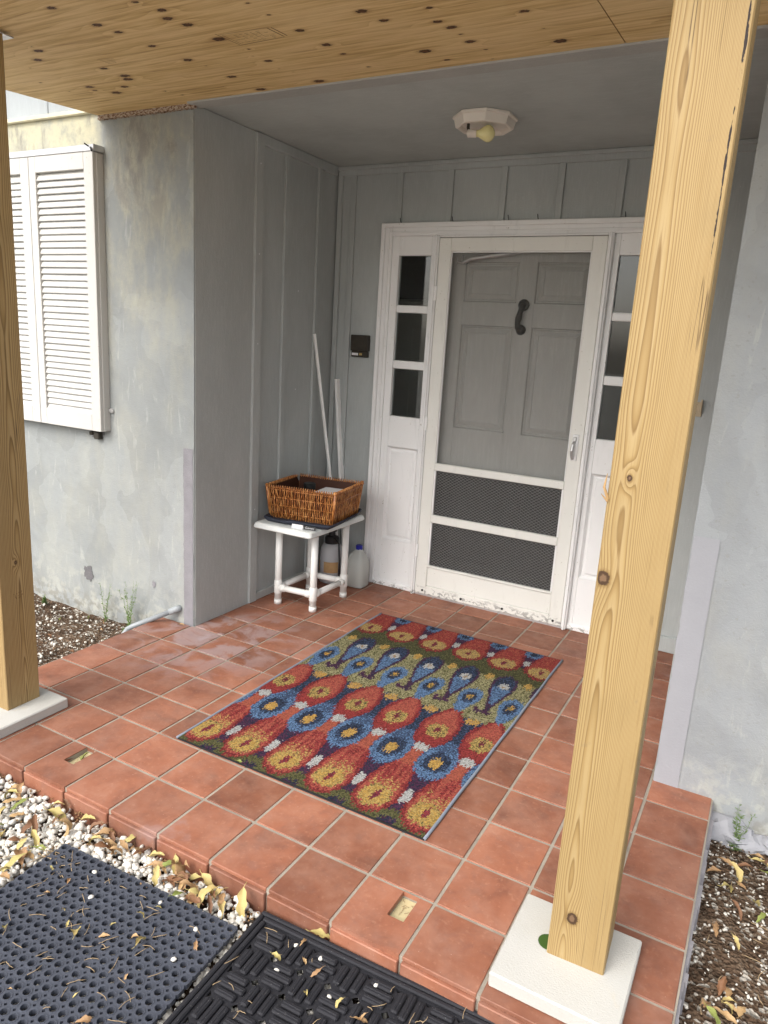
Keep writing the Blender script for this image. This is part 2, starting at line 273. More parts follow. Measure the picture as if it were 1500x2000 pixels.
# ------------------------------------------------------------ mesh helpers
ORG = {}
def props(o, label=None, category=None, group=None, kind=None):
    for k, v in (('label', label), ('category', category), ('group', group), ('kind', kind)):
        if v: o[k] = v
    return o
def thing(name, label, cat, loc=(0, 0, 0), group=None, kind=None):
    o = bpy.data.objects.new(name, None); o.empty_display_size = .05; COL.objects.link(o); o.location = loc; ORG[o.name] = Vector(loc)
    return props(o, label, cat, group, kind)
class MB:
    def __init__(s): s.v = []; s.f = []
    def add(s, vs, fs):
        k = len(s.v); s.v += [tuple(p) for p in vs]; s.f += [tuple(i+k for i in f) for f in fs]; return s
    def box(s, x0, x1, y0, y1, z0, z1):
        return s.add([(x0, y0, z0), (x1, y0, z0), (x1, y1, z0), (x0, y1, z0), (x0, y0, z1), (x1, y0, z1), (x1, y1, z1), (x0, y1, z1)],
                     [(3, 2, 1, 0), (4, 5, 6, 7), (0, 1, 5, 4), (1, 2, 6, 5), (2, 3, 7, 6), (3, 0, 4, 7)])
    def cbox(s, x0, x1, y0, y1, z0, z1, b=.003):
        X, Y, Z = (x0, x1), (y0, y1), (z0, z1); vs = []; idx = {}
        for i in (0, 1):
            for j in (0, 1):
                for k in (0, 1):
                    for a in range(3):
                        p = [X[i], Y[j], Z[k]]; sg = [(1, -1)[i], (1, -1)[j], (1, -1)[k]]
                        for c in range(3):
                            if c != a: p[c] += sg[c]*b
                        idx[i, j, k, a] = len(vs); vs.append(tuple(p))
        cen = Vector(((x0+x1)/2, (y0+y1)/2, (z0+z1)/2)); fs = []
        def f(q):
            a, bb, c = Vector(vs[q[0]]), Vector(vs[q[1]]), Vector(vs[q[2]]); mid = sum((Vector(vs[t]) for t in q), Vector())/len(q)
            fs.append(q if (bb-a).cross(c-bb).dot(mid-cen) > 0 else q[::-1])
        for a in range(3):
            o = [c for c in range(3) if c != a]
            for sd_ in (0, 1):
                q = []
                for u, v in ((0, 0), (1, 0), (1, 1), (0, 1)):
                    t = [0, 0, 0]; t[a] = sd_; t[o[0]] = u; t[o[1]] = v; q.append(idx[t[0], t[1], t[2], a])
                f(tuple(q))
            for u in (0, 1):
                for v in (0, 1):
                    def g(e, ax):
                        t = [0, 0, 0]; t[a] = e; t[o[0]] = u; t[o[1]] = v; return idx[t[0], t[1], t[2], ax]
                    f((g(0, o[0]), g(1, o[0]), g(1, o[1]), g(0, o[1])))
        for i in (0, 1):
            for j in (0, 1):
                for k in (0, 1): f((idx[i, j, k, 0], idx[i, j, k, 1], idx[i, j, k, 2]))
        return s.add(vs, fs)
    def tube(s, path, r, n=10, cap=True):
        P = [Vector(p) for p in path]; rr = r if isinstance(r, (list, tuple)) else [r]*len(P); vs = []; fs = []
        up = Vector((0, 0, 1)); t0 = (P[1]-P[0]).normalized()
        if abs(t0.dot(up)) > .9: up = Vector((1, 0, 0))
        a = t0.cross(up).normalized()
        for i, p in enumerate(P):
            t = (P[min(i+1, len(P)-1)]-P[max(i-1, 0)]).normalized(); a = (a-t*a.dot(t)).normalized(); b = t.cross(a)
            for k in range(n):
                th = 2*math.pi*k/n; vs.append(p+(a*math.cos(th)+b*math.sin(th))*rr[i])
        for i in range(len(P)-1):
            for k in range(n): fs.append((i*n+k, i*n+(k+1) % n, (i+1)*n+(k+1) % n, (i+1)*n+k))
        if cap: fs += [tuple(range(n))[::-1], tuple((len(P)-1)*n+k for k in range(n))]
        return s.add(vs, fs)
    def lathe(s, prof, c=(0, 0, 0), n=24, rot=0., sq=0., ax=None):
        vs = []; fs = []
        for r_, z in prof:
            for k in range(n):
                th = 2*math.pi*k/n+rot; m = 1.
                if sq: m = 1/((abs(math.cos(th))**sq+abs(math.sin(th))**sq)**(1/sq))
                p = Vector((r_*m*math.cos(th), r_*m*math.sin(th), z))
                if ax is not None: p = ax @ p
                vs.append(p+Vector(c))
        L = len(prof)
        for i in range(L-1):
            for k in range(n): fs.append((i*n+k, i*n+(k+1) % n, (i+1)*n+(k+1) % n, (i+1)*n+k))
        fs += [tuple(range(n))[::-1], tuple((L-1)*n+k for k in range(n))]
        return s.add(vs, fs)
    def nest(s, x0, x1, z0, z1, y, prof):
        """nested rectangles in an x-z plane facing -y: prof = [(inset, depth)], closed by the last one"""
        vs = []; fs = []
        for i, d in prof: vs += [(x0+i, y+d, z0+i), (x1-i, y+d, z0+i), (x1-i, y+d, z1-i), (x0+i, y+d, z1-i)]
        for k in range(len(prof)-1):
            for j in range(4): fs.append((k*4+j, k*4+(j+1) % 4, (k+1)*4+(j+1) % 4, (k+1)*4+j))
        e = (len(prof)-1)*4; fs.append((e, e+1, e+2, e+3)); return s.add(vs, fs)
    def mesh(s, name, mats, org=Vector((0, 0, 0)), smooth=False):
        me = bpy.data.meshes.new(name); me.from_pydata([tuple(Vector(p)-org) for p in s.v], [], s.f); me.update()
        for m in (mats if isinstance(mats, (list, tuple)) else [mats]): me.materials.append(MT[m] if isinstance(m, str) else m)
        if smooth: me.shade_smooth()
        return me
    def build(s, name, mat, parent=None, at=None, smooth=False, **pr):
        org = ORG[parent.name] if parent is not None else Vector(at or (0, 0, 0))
        o = bpy.data.objects.new(name, s.mesh(name, mat, org, smooth)); COL.objects.link(o); ORG[o.name] = org
        if parent is not None: o.parent = parent
        else: o.location = org
        return props(o, **pr)
def gridmesh(name, nx, ny, fn, mat):
    u, v = np.meshgrid(np.linspace(0, 1, nx), np.linspace(0, 1, ny)); vs = fn(u, v).reshape(-1, 3)
    i = np.arange((nx-1)*(ny-1)); r, c = i//(nx-1), i % (nx-1); a = r*nx+c; fs = np.stack([a, a+1, a+nx+1, a+nx], 1)
    return npmesh(name, vs, fs, mat)
def npmesh(name, vs, fs, mat, smooth=False):
    me = bpy.data.meshes.new(name); k = fs.shape[1]
    me.vertices.add(len(vs)); me.vertices.foreach_set('co', np.ascontiguousarray(vs, dtype=np.float32).ravel())
    me.loops.add(fs.size); me.loops.foreach_set('vertex_index', np.ascontiguousarray(fs, dtype=np.int32).ravel())
    me.polygons.add(len(fs)); me.polygons.foreach_set('loop_start', np.arange(len(fs), dtype=np.int32)*k)
    me.update(calc_edges=True); me.validate()
    for m in (mat if isinstance(mat, (list, tuple)) else [mat]): me.materials.append(MT[m])
    if smooth: me.shade_smooth()
    return me
def link(name, me, parent=None, loc=(0, 0, 0), rot=(0, 0, 0), **pr):
    o = bpy.data.objects.new(name, me); COL.objects.link(o); o.location = loc; o.rotation_euler = rot
    if parent is not None: o.parent = parent; ORG[o.name] = ORG[parent.name]
    else: ORG[o.name] = Vector(loc)
    return props(o, **pr)
def fattr(me, nm, vals):
    a = me.attributes.new(nm, 'FLOAT', 'POINT'); a.data.foreach_set('value', np.asarray(vals, np.float32).ravel())
def vnoise(x, y, seed=0):
    """smooth value noise for arrays"""
    g = np.random.default_rng(seed).random((64, 64)); xi, yi = np.floor(x).astype(int), np.floor(y).astype(int); fx, fy = x-xi, y-yi
    fx, fy = fx*fx*(3-2*fx), fy*fy*(3-2*fy); G = lambda i, j: g[i % 64, j % 64]
    return (G(xi, yi)*(1-fx)+G(xi+1, yi)*fx)*(1-fy)+(G(xi, yi+1)*(1-fx)+G(xi+1, yi+1)*fx)*fy

# ------------------------------------------------------------ ground, patio
T = .21; D = 2.475
MB().add([(-60, -60, -.16), (60, -60, -.16), (60, 60, -.16), (-60, 60, -.16)], [(0, 1, 2, 3)]).build('ground', 'ground', kind='structure')
def soil_patch(x0, x1, y0, y1, z, seed):
    nx, ny = int((x1-x0)/.02), int((y1-y0)/.02)
    def fn(u, v):
        x, y = x0+(x1-x0)*u, y0+(y1-y0)*v
        h = .03*(vnoise(x*5+20, y*5+20, seed)-.5)+.014*(vnoise(x*22+40, y*22+40, seed+1)-.5)
        return np.stack([x, y, z+h], -1)
    return link('soil', gridmesh('soil', nx, ny, fn, 'soil'), kind='structure')
soil_patch(-3.2, -.62, -.02, 1.30, -.115, 3)
soil_patch(2.09, 4.6, -1.6, 1.24, -.105, 5)
soil_patch(-3.2, 2.12, -2.6, 0.01, -.105, 9)
patio = MB().box(-3*T, 10*T, .205, 5.95*T, -.15, -.0035).box(-3*T, 10*T, .008, .106, -.15, -.0035).box(-3*T, .072, .106, .205, -.15, -.0035).box(.122, 1.376, .106, .205, -.15, -.0035).box(1.426, 10*T, .106, .205, -.15, -.0035).box(.05, 1.45, .09, .22, -.15, -.024).box(-2*T, 9.1*T, 5.95*T, D+.02, -.15, -.0035).build('patio', 'grout', kind='structure')
tile_me = MB().cbox(-.1, .1, -.1, .1, -.012, 0, .0016).mesh('tile', 'tile')
def pit_tile(cx, cy, hx0, hx1, hy0, hy1):
    m = MB(); a = .1005
    m.box(-a, hx0-cx, -a, a, -.014, 0); m.box(hx1-cx, a, -a, a, -.014, 0)
    m.box(hx0-cx, hx1-cx, -a, hy0-cy, -.014, 0); m.box(hx0-cx, hx1-cx, hy1-cy, a, -.014, 0)
    return m
for i in range(-3, 10):
    for j in range(0, 12):
        if j >= 6 and (i < -2 or i > 8): continue
        cx, cy = (i+.5)*T, (j+.5)*T
        pit = {(0, 0): (.072, .122, .106, .205), (6, 0): (1.376, 1.426, .106, .205)}.get((i, j))
        if pit: me = pit_tile(cx, cy, *pit).mesh('tile', 'tile')
        elif j == 11:
            me = MB().cbox(-.1005, .1005, -.1005, D-.012-cy, -.012, 0, .0025).mesh('tile', 'tile')
        elif i == -2 and j >= 6:
            me = MB().cbox(-.085, .1005, -.1005, .1005, -.012, 0, .0025).mesh('tile', 'tile')
        else: me = tile_me
        o = link('tile', me, patio, (cx, cy, random.uniform(-.0008, .0012)), (random.uniform(-.004, .004), random.uniform(-.004, .004), random.uniform(-.004, .004)))
        if pit:
            MB().box(pit[0]-.002, pit[1]+.002, pit[2]-.002, pit[3]+.002, -.0240, -.0215).build('recess_floor', 'pit', patio)
for i in range(-3, 10):
    cx = (i+.5)*T; m = MB().cbox(cx-.1005, cx+.1005, -.004, .012, -.13, -.0135, .0025); m.build('edge_tile', 'tile', patio)
for sx in (-3*T, 10*T):
    m = MB(); ys = np.linspace(.0, 5.6*T, 40)
    for a, b in zip(ys[:-1], ys[1:]):
        e = random.uniform(.004, .014)*(1 if sx > 0 else -1); m.box(min(sx-.004, sx+e), max(sx+.004, sx+e), a, b, -.15, -.014)
    m.build('edge_mortar', 'cement', patio)
# ------------------------------------------------------------ house
house = thing('house', 'grey rendered house with recessed porch, white storm door and louvred shutter', 'house', (0.75, 2.475, 0))
XL, XR, YL, YR = -.405, 1.896, 1.265, 1.19
wl = MB().box(-7, XL, YL, YL+.12, -.25, 2.485).box(XL-.30, XL, YL+.12, 1.70, -.25, 2.48).build('wall', 'stucco', house, label='stained grey rendered wall beside the shutter')
# painted return inside the porch, skim thickness
MB().box(XL, XL+.003, YL+.006, 1.70, -.02, 2.47).build('wall_return', 'nook_conc', house)
wr = MB().box(XR, 7, YR, YR+.12, -.25, 3.2).box(XR, XR+.12, YR+.12, D+.1, -.25, 3.2).build('wall', 'stucco_r', house, label='pale blue grey rendered wall')
# cement repairs
def blotch(cx, cz, rx, rz, y, n=26, amp=.3, seed=1, x_face=None):
    r = random.Random(seed); vs = [(cx, y, cz)]
    for k in range(n):
        t = 2*math.pi*k/n; q = 1+amp*(r.random()-.5)*2; vs.append((cx+rx*q*math.cos(t), y, cz+rz*q*math.sin(t)))
    return MB().add(vs, [(0, k+1, (k+1) % n+1) for k in range(n)])
def strip(x0, x1, z0, z1, y, amp, seed, n=40):
    r = random.Random(seed); vs = []; fs = []
    for k in range(n+1):
        z = z0+(z1-z0)*k/n; vs += [(x0+amp*(r.random()-.5), y, z), (x1+amp*.2*(r.random()-.5), y, z)]
    for k in range(n): fs.append((2*k, 2*k+1, 2*k+3, 2*k+2))
    return MB().add(vs, fs)
strip(-.475, XL-.006, -.02, .93, YL-.003, .006, 3).build('cement_repair', 'cement', wl)
MT['chip_dark'] = plain('chipped_cement', (.14, .135, .14), .9, .3, 60, .5, 140)
blotch(-1.20, .125, .036, .045, YL-.003, 40, .22, 4).build('chipped_spot', 'chip_dark', wl)
blotch(-.69, .17, .012, .02, YL-.003, 16, .4, 6).build('chipped_spot', 'cement', wl)
blotch(-1.09, .93, .05, .022, YL-.003, 30, .3, 5).build('chipped_spot', 'chip_dark', wl)
MTrp = NM('lilac_grey_skim', .85, .2); MTrp.out(MTrp.mix(MTrp.noise(MTrp.pos, 8, 5), (.285, .29, .31), (.335, .34, .362)), None, MTrp.bump(MTrp.noise(MTrp.pos, 120, 4), .3, .004)); MT['skim'] = MTrp.m
strip(XR+.004, XR+.085, .0, .93, YR-.003, .006, 8).build('cement_repair', 'skim', wr)
rr = random.Random(5)
import bmesh
def ico(sub):
    bm = bmesh.new(); bmesh.ops.create_icosphere(bm, subdivisions=sub, radius=1); v = np.array([p.co[:] for p in bm.verts]); f = np.array([[q.index for q in p.verts] for p in bm.faces]); bm.free(); return v, f
m = MB(); bv, bf = ico(3)   # broken footing on the right
for k in range(22):
    x = 2.13+k*.085; c3 = np.array([x+.02*rr.random(), YR-.005-.03*rr.random(), -.115+.02*rr.random()]); d3 = bv*np.array([.085, .055, .05])*rr.uniform(.75, 1.2)
    n3_ = .7*vnoise(bv[:, 0]*2.2+k*3+20, bv[:, 1]*2.2+bv[:, 2]*2.7+20, 40)+.3*vnoise(bv[:, 0]*7+k*3+20, bv[:, 1]*7+bv[:, 2]*6+20, 41); m.add(c3+d3*(.65+.7*n3_)[:, None], [tuple(int(t) for t in q) for q in bf])
m.build('broken_footing', 'skim', wr)
# drip trim and siding above left wall
MB().cbox(-7, -.99, YL-.022, YL+.02, 2.487, 2.507, .003).build('drip_trim', 'cream', house)
for k in range(20):
    x1 = -.99+.02-k*.405; m = MB().cbox(x1-.40, x1, YL-.004, YL+.02, 2.507, 3.2, .003)
    m.build('siding_board', 'siding', house)
MB().box(-.97, 7, YL+.01, YL+.10, 2.485, 3.2).build('upper_wall', 'siding', house)
# porch ceiling, header, crown
MB().box(XL-.1, XR+.1, YR+.10, D+.1, 2.475, 2.55).build('ceiling', 'ceil', house)
MB().cbox(XL, XR, YR+.03, YR+.115, 2.463, 2.52, .004).build('header_board', 'header', house)
m = MB()
for a, b, z0 in ((.0, .012, 2.425), (.0, .028, 2.455)): m.cbox(XL, XR, D-b, D+.01, z0, 2.4745, .004)
cm = m.build('crown_moulding', 'nook', house)
m = MB().cbox(XL-.01, XL+.012, 1.752, D-.03, 2.425, 2.474, .004); m.build('crown_moulding', 'nook', house)
# door wall with opening
OX0, OX1, OZ = -.06, 1.555, 2.14
dw = MB().box(XL-.02, OX0, D, D+.08, -.1, 2.475).box(OX1, XR+.02, D, D+.08, -.1, 2.475).box(OX0, OX1, D, D+.08, OZ, 2.475).build('door_wall', 'nook', house)
for x in (-.295, .01, .32, .625, .93, 1.23, 1.535, 1.84):
    z0 = OZ+.01 if OX0-.03 < x < OX1+.03 else .0
    if x > 1.6 or x < -.2: z0 = .0
    MB().cbox(x-.017, x+.017, D-.014, D+.002, z0, 2.426, .002).build('batten', 'nook', dw)
MB().cbox(XL+.006, XL+.036, D-.02, D+.002, 0, 2.426, .002).build('batten', 'nook', dw)
MB().cbox(1.575, XR, D-.018, D+.002, 0, .085, .003).build('baseboard', 'nook', dw)
lw = MB().box(XL-.08, XL-.004, 1.70, D+.02, -.1, 2.475).build('side_wall', 'nook', house)
MB().cbox(XL-.01, XL+.018, 1.69, 1.752, 0, 2.47, .003).build('batten', 'nook_conc', lw)
for y in (1.965, 2.275): MB().cbox(XL-.01, XL+.009, y-.017, y+.017, .0, 2.426, .002).build('batten', 'nook', lw)
MB().cbox(XL-.01, XL+.012, 1.753, D-.002, 0.001, .045, .003).build('baseboard', 'nook_conc', lw)
m = MB()
for (y, z) in ((1.72, 2.33), (1.72, 1.9), (1.72, 1.45), (1.72, .55), (2.1, 1.75), (2.1, 1.2)): MB().lathe([(.0, 0), (.004, .001), (.0, .003)], (XL+.0185 if y < 1.75 else XL-.003, y, z), 8, ax=Matrix.Rotation(R(90), 3, 'Y')).build('nail_head', 'tagwhite', lw)
MB().box(XL-.3, XR+.3, D+.0, D+.08, 2.5, 3.2).build('upper_wall', 'siding', house)
MB().box(-7, 7, YL-.5, 7, 3.2, 3.3).build('shade_slab', 'siding', house)  # unseen slab above the house, added for the shade it gives
# dim interior room
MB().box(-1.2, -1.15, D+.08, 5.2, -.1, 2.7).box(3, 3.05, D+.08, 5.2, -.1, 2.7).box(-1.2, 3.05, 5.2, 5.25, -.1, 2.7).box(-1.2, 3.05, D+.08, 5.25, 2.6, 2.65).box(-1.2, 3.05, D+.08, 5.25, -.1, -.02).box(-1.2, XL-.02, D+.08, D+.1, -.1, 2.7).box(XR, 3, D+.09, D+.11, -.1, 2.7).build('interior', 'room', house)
cab = thing('cabinet', 'pale tall cabinet dimly seen through the sidelight panes', 'cabinet', (-.35, 3.6, -.02))
MB().cbox(-.75, .02, 3.35, 3.85, -.02, 1.72, .004).build('body', 'cabinet', cab); MB().cbox(-.78, .05, 3.31, 3.88, 1.72, 1.80, .015).build('cornice', 'cabinet', cab)
MB().nest(-.72, -.38, .1, 1.66, 3.349, [(0, 0), (.05, -.001), (.06, .004), (.07, .004)]).build('door', 'cabinet', cab); MB().nest(-.35, -.01, .1, 1.66, 3.349, [(0, 0), (.05, -.001), (.06, .004), (.07, .004)]).build('door', 'cabinet', cab)
# door surround
sur = MB()
def casing(m, x0, x1, z0, z1):
    m.cbox(x0, x1, D-.022, D+.01, z0, z1, .003)
casing(sur, -.082, -.015, .0, 2.155); casing(sur, 1.51, 1.577, .0, 2.155); sur.cbox(-.0149, 1.5099, D-.022, D+.01, 2.088, 2.155, .003)
sur.cbox(-.084, -.058, D-.036, D-.0219, 0, 2.158, .004); sur.cbox(1.553, 1.579, D-.036, D-.0219, 0, 2.158, .004); sur.cbox(-.0579, 1.5529, D-.036, D-.0219, 2.132, 2.158, .004)
sur.cbox(-.040, -.030, D-.0275, D-.0219, 0, 2.131, .002); sur.cbox(1.525, 1.535, D-.0275, D-.0219, 0, 2.131, .002); sur.cbox(-.0299, 1.5249, D-.0275, D-.0219, 2.103, 2.113, .002)
sur = sur.build('door_surround', 'white', house)
def sidelight(x0, x1, flip=False):
    y = D-.012; m = MB()
    m.box(x0, x1, y+.03, y+.034, .0, .98); g = (x0+.045, x1-.028) if not flip else (x0+.028, x1-.045)
    m.cbox(x0, g[0], y, y+.04, 0, 2.088, .002); m.cbox(g[1], x1, y, y+.04, 0, 2.088, .002)
    for a, b in ((1.985, 2.088), (.885, 1.07), (.0, .305)): m.cbox(g[0]+.0001, g[1]-.0001, y+.001, y+.04, a, b, .002)
    o = m.build('sidelight', 'white_low', house)
    MB().nest(g[0], g[1], .305, .885, y+.012, [(0, -.012), (.006, -.004), (.012, .004), (.022, .004), (.032, -.004), (.038, -.004)]).build('panel', 'white', o)
    MB().cbox(x0, x1, y-.012, y+.02, .0, .028, .003).build('sill', 'white_low', o)
    for a, b in ((1.684, 1.70), (1.364, 1.385)):
        MB().cbox(g[0], g[1], y+.006, y+.034, a-.014, b+.012, .004).build('glazing_bar', 'white', o)
    for a, b in ((1.07, 1.351), (1.396, 1.671), (1.711, 1.985)):
        MB().box(g[0]-.004, g[1]+.004, y+.022, y+.026, a-.004, b+.004).build('pane', 'glass', o)
        MB().nest(g[0], g[1], a, b, y+.008, [(0, 0), (.007, .012), (.0071, .012)]).f.pop() if False else None
    return o
sidelight(-.015, .262); sidelight(1.235, 1.51, True)
m = MB().cbox(.262, .290, D-.04, D+.05, 0, 2.088, .003).cbox(1.207, 1.235, D-.04, D+.05, 0, 2.088, .003).cbox(.2901, 1.2069, D-.038, D+.05, 2.077, 2.0879, .003)
m.cbox(.270, .282, D-.05, D-.039, 0, 2.088, .002).cbox(1.215, 1.227, D-.05, D-.039, 0, 2.088, .002)
m.build('door_frame', 'white_low', house)
MB().cbox(.29, 1.207, D-.03, D+.06, -.02, .012, .003).build('threshold', 'steel', house)
# front door behind the screen
fd = MB(); fy = D+.03; fx0, fx1 = .292, 1.205
stl = [(fx0, .432), (.742, .842), (1.13, fx1)]; rl = [(.013, .23), (.74+.05, 1.04), (1.62, 1.745), (1.955, 2.076)]
fd.box(fx0, fx1, fy+.012, fy+.04, .013, 2.076)
for a, b in stl: fd.cbox(a, b, fy, fy+.0119, .013, 2.076, .001)
for a, b in rl:
    fd.cbox(.4321, .7419, fy+.0003, fy+.0119, a, b, .001); fd.cbox(.8421, 1.1299, fy+.0003, fy+.0119, a, b, .001)
fd = fd.build('front_door', 'doorgrey', house, label='grey six panel front door behind the screen')
for a, b in ((.432, .742), (.842, 1.13)):
    for z0, z1 in ((.23, .79), (1.04, 1.62), (1.745, 1.955)):
        MB().nest(a, b, z0, z1, fy, [(.0, .000), (.005, .011), (.010, .0112), (.012, .007), (.016, .0112), (.020, .0112), (.040, .001), (.043, .001), (.045, .0045), (.05, .0045)]).build('panel', 'doorgrey', fd)
kn = MB(); kx = .785
kn.lathe([(.0, -.006), (.030, -.004), (.032, .006), (.022, .018), (.0, .024)], (kx+.004, fy-.004, 1.735), 10, ax=Matrix.Rotation(R(90), 3, 'X'))
kn.tube([(kx+.006, fy-.016, 1.735), (kx-.004, fy-.03, 1.70), (kx-.010, fy-.034, 1.665), (kx-.014, fy-.032, 1.635), (kx-.008, fy-.026, 1.612)], [.018, .014, .018, .014, .020], 8)
kn.lathe([(.0, -.012), (.026, -.008), (.028, .004), (.014, .016), (.0, .020)], (kx+.002, fy-.012, 1.605), 10, ax=Matrix.Rotation(R(90), 3, 'X'))
kn.build('door_knocker', 'black', fd, smooth=True)
# storm door
sx0, sx1, sy, sz0, sz1 = .292, 1.205, D-.036, .012, 2.074
sdm = MB(); b = .003
sdm.cbox(sx0, sx0+.072, sy, sy+.028, sz0, sz1, b); sdm.cbox(sx1-.072, sx1, sy, sy+.028, sz0, sz1, b)
ia, ib = sx0+.0721, sx1-.0721
sdm.cbox(ia, ib, sy, sy+.028, 2.004, sz1, b); sdm.cbox(ia, ib, sy, sy+.028, sz0, .066, b)
sd_o = sdm.build('storm_door', 'white_peel', house, label='white enamel storm door with screen, peeling along its foot')
MB().cbox(ia, ib, sy+.008, sy+.02, .0661, .185, .003).build('kick_panel', 'white_peel', sd_o)
for z0, z1 in ((.1851, .199), (.466, .514), (.782, .826)):
    MB().cbox(ia, ib, sy-.003, sy+.024, z0, z1, .004).build('cross_rail', 'white_peel', sd_o)
m = MB()
for z0, z1 in ((.1991, .4659), (.5141, .7819)):
    m.cbox(ia, ia+.010, sy+.002, sy+.02, z0, z1, .002).cbox(ib-.010, ib, sy+.002, sy+.02, z0, z1, .002)
m.cbox(ia, ia+.006, sy+.004, sy+.02, .8261, 2.0039, .002).cbox(ib-.006, ib, sy+.004, sy+.02, .8261, 2.0039, .002).cbox(ia+.0061, ib-.0061, sy+.004, sy+.02, 1.997, 2.0039, .002)
m.build('screen_bead', 'white', sd_o)
for z0, z1 in ((.1991, .4659), (.5141, .7819), (.8261, 2.0039)):
    MB().box(ia, ib, sy+.0145, sy+.0150, z0, z1).build('screen', 'screen' if z1 > 1 else 'screen_dark', sd_o)
gq = plain('guard_mesh_grey', (.24, .24, .235), .5, .2, 40, metal=.3); MT['guard'] = gq
for z0, z1 in ((.1991, .4659), (.5141, .7819)):      # expanded metal guard: zigzag strands
    m = MB(); px, pz = .0130, .0085; nr = int((z1-z0)/pz); nc = int((ib-ia)/px); t = .0008
    for r_ in range(nr):
        zc = z0+(r_+.5)*pz; vs = []; fs = []
        for c in range(nc+1):
            z = zc+(pz*.5-.0004)*(1 if (c+r_) % 2 else -1); x = ia+c*px; yy = sy+.011+(.0012 if (c+r_) % 2 else -.0012); vs += [(x, yy, z-t), (x, yy, z+t)]
        for c in range(nc): fs.append((2*c, 2*c+2, 2*c+3, 2*c+1))
        m.add(vs, fs)
    m.build('guard_mesh', 'guard', sd_o)
hd = MB().cbox(1.150, 1.182, sy-.008, sy-.0001, .945, 1.085, .003).build('handle_plate', 'white', sd_o)
MB().tube([(1.160, sy-.006, .955), (1.159, sy-.024, .975), (1.159, sy-.030, 1.00), (1.160, sy-.026, 1.03), (1.162, sy-.008, 1.045)], [.008, .009, .010, .009, .008], 10).cbox(1.155, 1.172, sy-.02, sy-.0081, 1.05, 1.072, .002).build('handle', 'steel', sd_o, smooth=False)
for x in (.345, .60, .86, 1.16):
    MB().lathe([(.0, -.004), (.006, -.003), (.007, .002), (.007, .004)], (x, sy-.001, .036), 10, ax=Matrix.Rotation(R(90), 3, 'X')).build('bolt', 'black', sd_o)
for z in (1.78, 1.05, .28): MB().cbox(sx0-.012, sx0+.006, sy-.008, sy-.0005, z-.04, z+.04, .002).build('hinge', 'white', sd_o)
m = MB().tube([(.395, sy+.024, 1.955), (.43, sy+.03, 1.945), (.47, sy+.032, 1.968), (.80, sy+.034, 2.01)], [.004, .010, .013, .013], 8)
m.tube([(.40, sy+.022, 1.975), (.395, sy+.022, 1.94)], .003, 6).tube([(.43, sy+.024, 1.985), (.424, sy+.024, 1.955), (.44, sy+.024, 1.938)], .004, 6)
m.build('door_closer', 'steel', sd_o, smooth=True)
m = MB()
for x in (.0, .32, .64, .80, 1.24): MB().tube([(x+.03, D-.004, 2.158), (x+.032, D-.022, 2.168), (x+.03, D-.026, 2.185)], .0022, 5).build('hook', 'black', sur)
# shutter
sh = MB(); yf = 1.205; x1 = -.993; st = .066; pw = .475
shx = [x1, x1-pw-.075]
for k in range(2):
    xr = x1-k*(pw+.004)
    sh.cbox(xr-st, xr, yf, yf+.035, .955, 2.305, .002); sh.cbox(xr-pw, xr-pw+.05, yf, yf+.035, .955, 2.305, .002)
    sh.cbox(xr-pw+.0501, xr-st-.0001, yf, yf+.035, .955, 1.042, .002); sh.cbox(xr-pw+.0501, xr-st-.0001, yf, yf+.035, 2.228, 2.305, .002)
sh.cbox(x1-.012, x1+.004, yf+.02, YL+.001, .957, 2.303, .002); sh.box(x1-2*pw, x1-.02, YL-.012, YL+.001, .97, 2.30)
sh = sh.build('shutter', 'shutter', house)
lou = MB(); pitch = 1.186/37
lp = [(-.0105, -.0225), (-.0125, -.0185), (-.004, .004), (.007, .0195), (.009, .0175), (-.001, -.002)]
wv_ = pw-st-.05
vs = [(a, yy, z) for a in (0, wv_) for yy, z in lp]; fs = [(i, (i+1) % 6, 6+(i+1) % 6, 6+i) for i in range(6)]+[tuple(range(6))[::-1], tuple(range(6, 12))]
lou_me = MB().add(vs, fs).mesh('louvre', 'shutter')
for k in range(2):
    xr = x1-k*(pw+.004)
    for q in range(37):
        o = link('louvre', lou_me, sh, Vector((xr-pw+.05, yf+.019, 1.042+(q+.5)*pitch))-ORG['house'], (random.uniform(-.06, .06), 0, random.uniform(-.002, .002)))
MB().cbox(x1-2*pw-.1, x1+.014, yf-.004, YL+.001, 2.3052, 2.335, .002).build('shutter_track', 'steel', sh)
MB().tube([(x1-.004, yf-.006, 2.318), (x1+.02, yf-.02, 2.300)], .005, 6).tube([(x1-.02, yf-.003, 2.325), (x1-.03, yf-.02, 2.335)], .0035, 6).build('track_bolt', 'black', sh)
MB().cbox(-1.09, -1.05, YL-.03, YL+.002, .905, .945, .004).lathe([(.0, -.012), (.014, -.01), (.016, .006), (.0, .012)], (-1.11, YL-.02, .935), 10).build('shutter_latch', 'bronze', sh)
MB().cbox(x1+.003, x1+.028, YL-.012, YL+.002, 1.055, 1.075, .002).lathe([(.004, -.006), (.012, -.005), (.012, .005), (.004, .006)], (x1+.024, YL-.006, 1.065), 12, ax=Matrix.Rotation(R(90), 3, 'X')).build('shutter_eye', 'steel', sh)
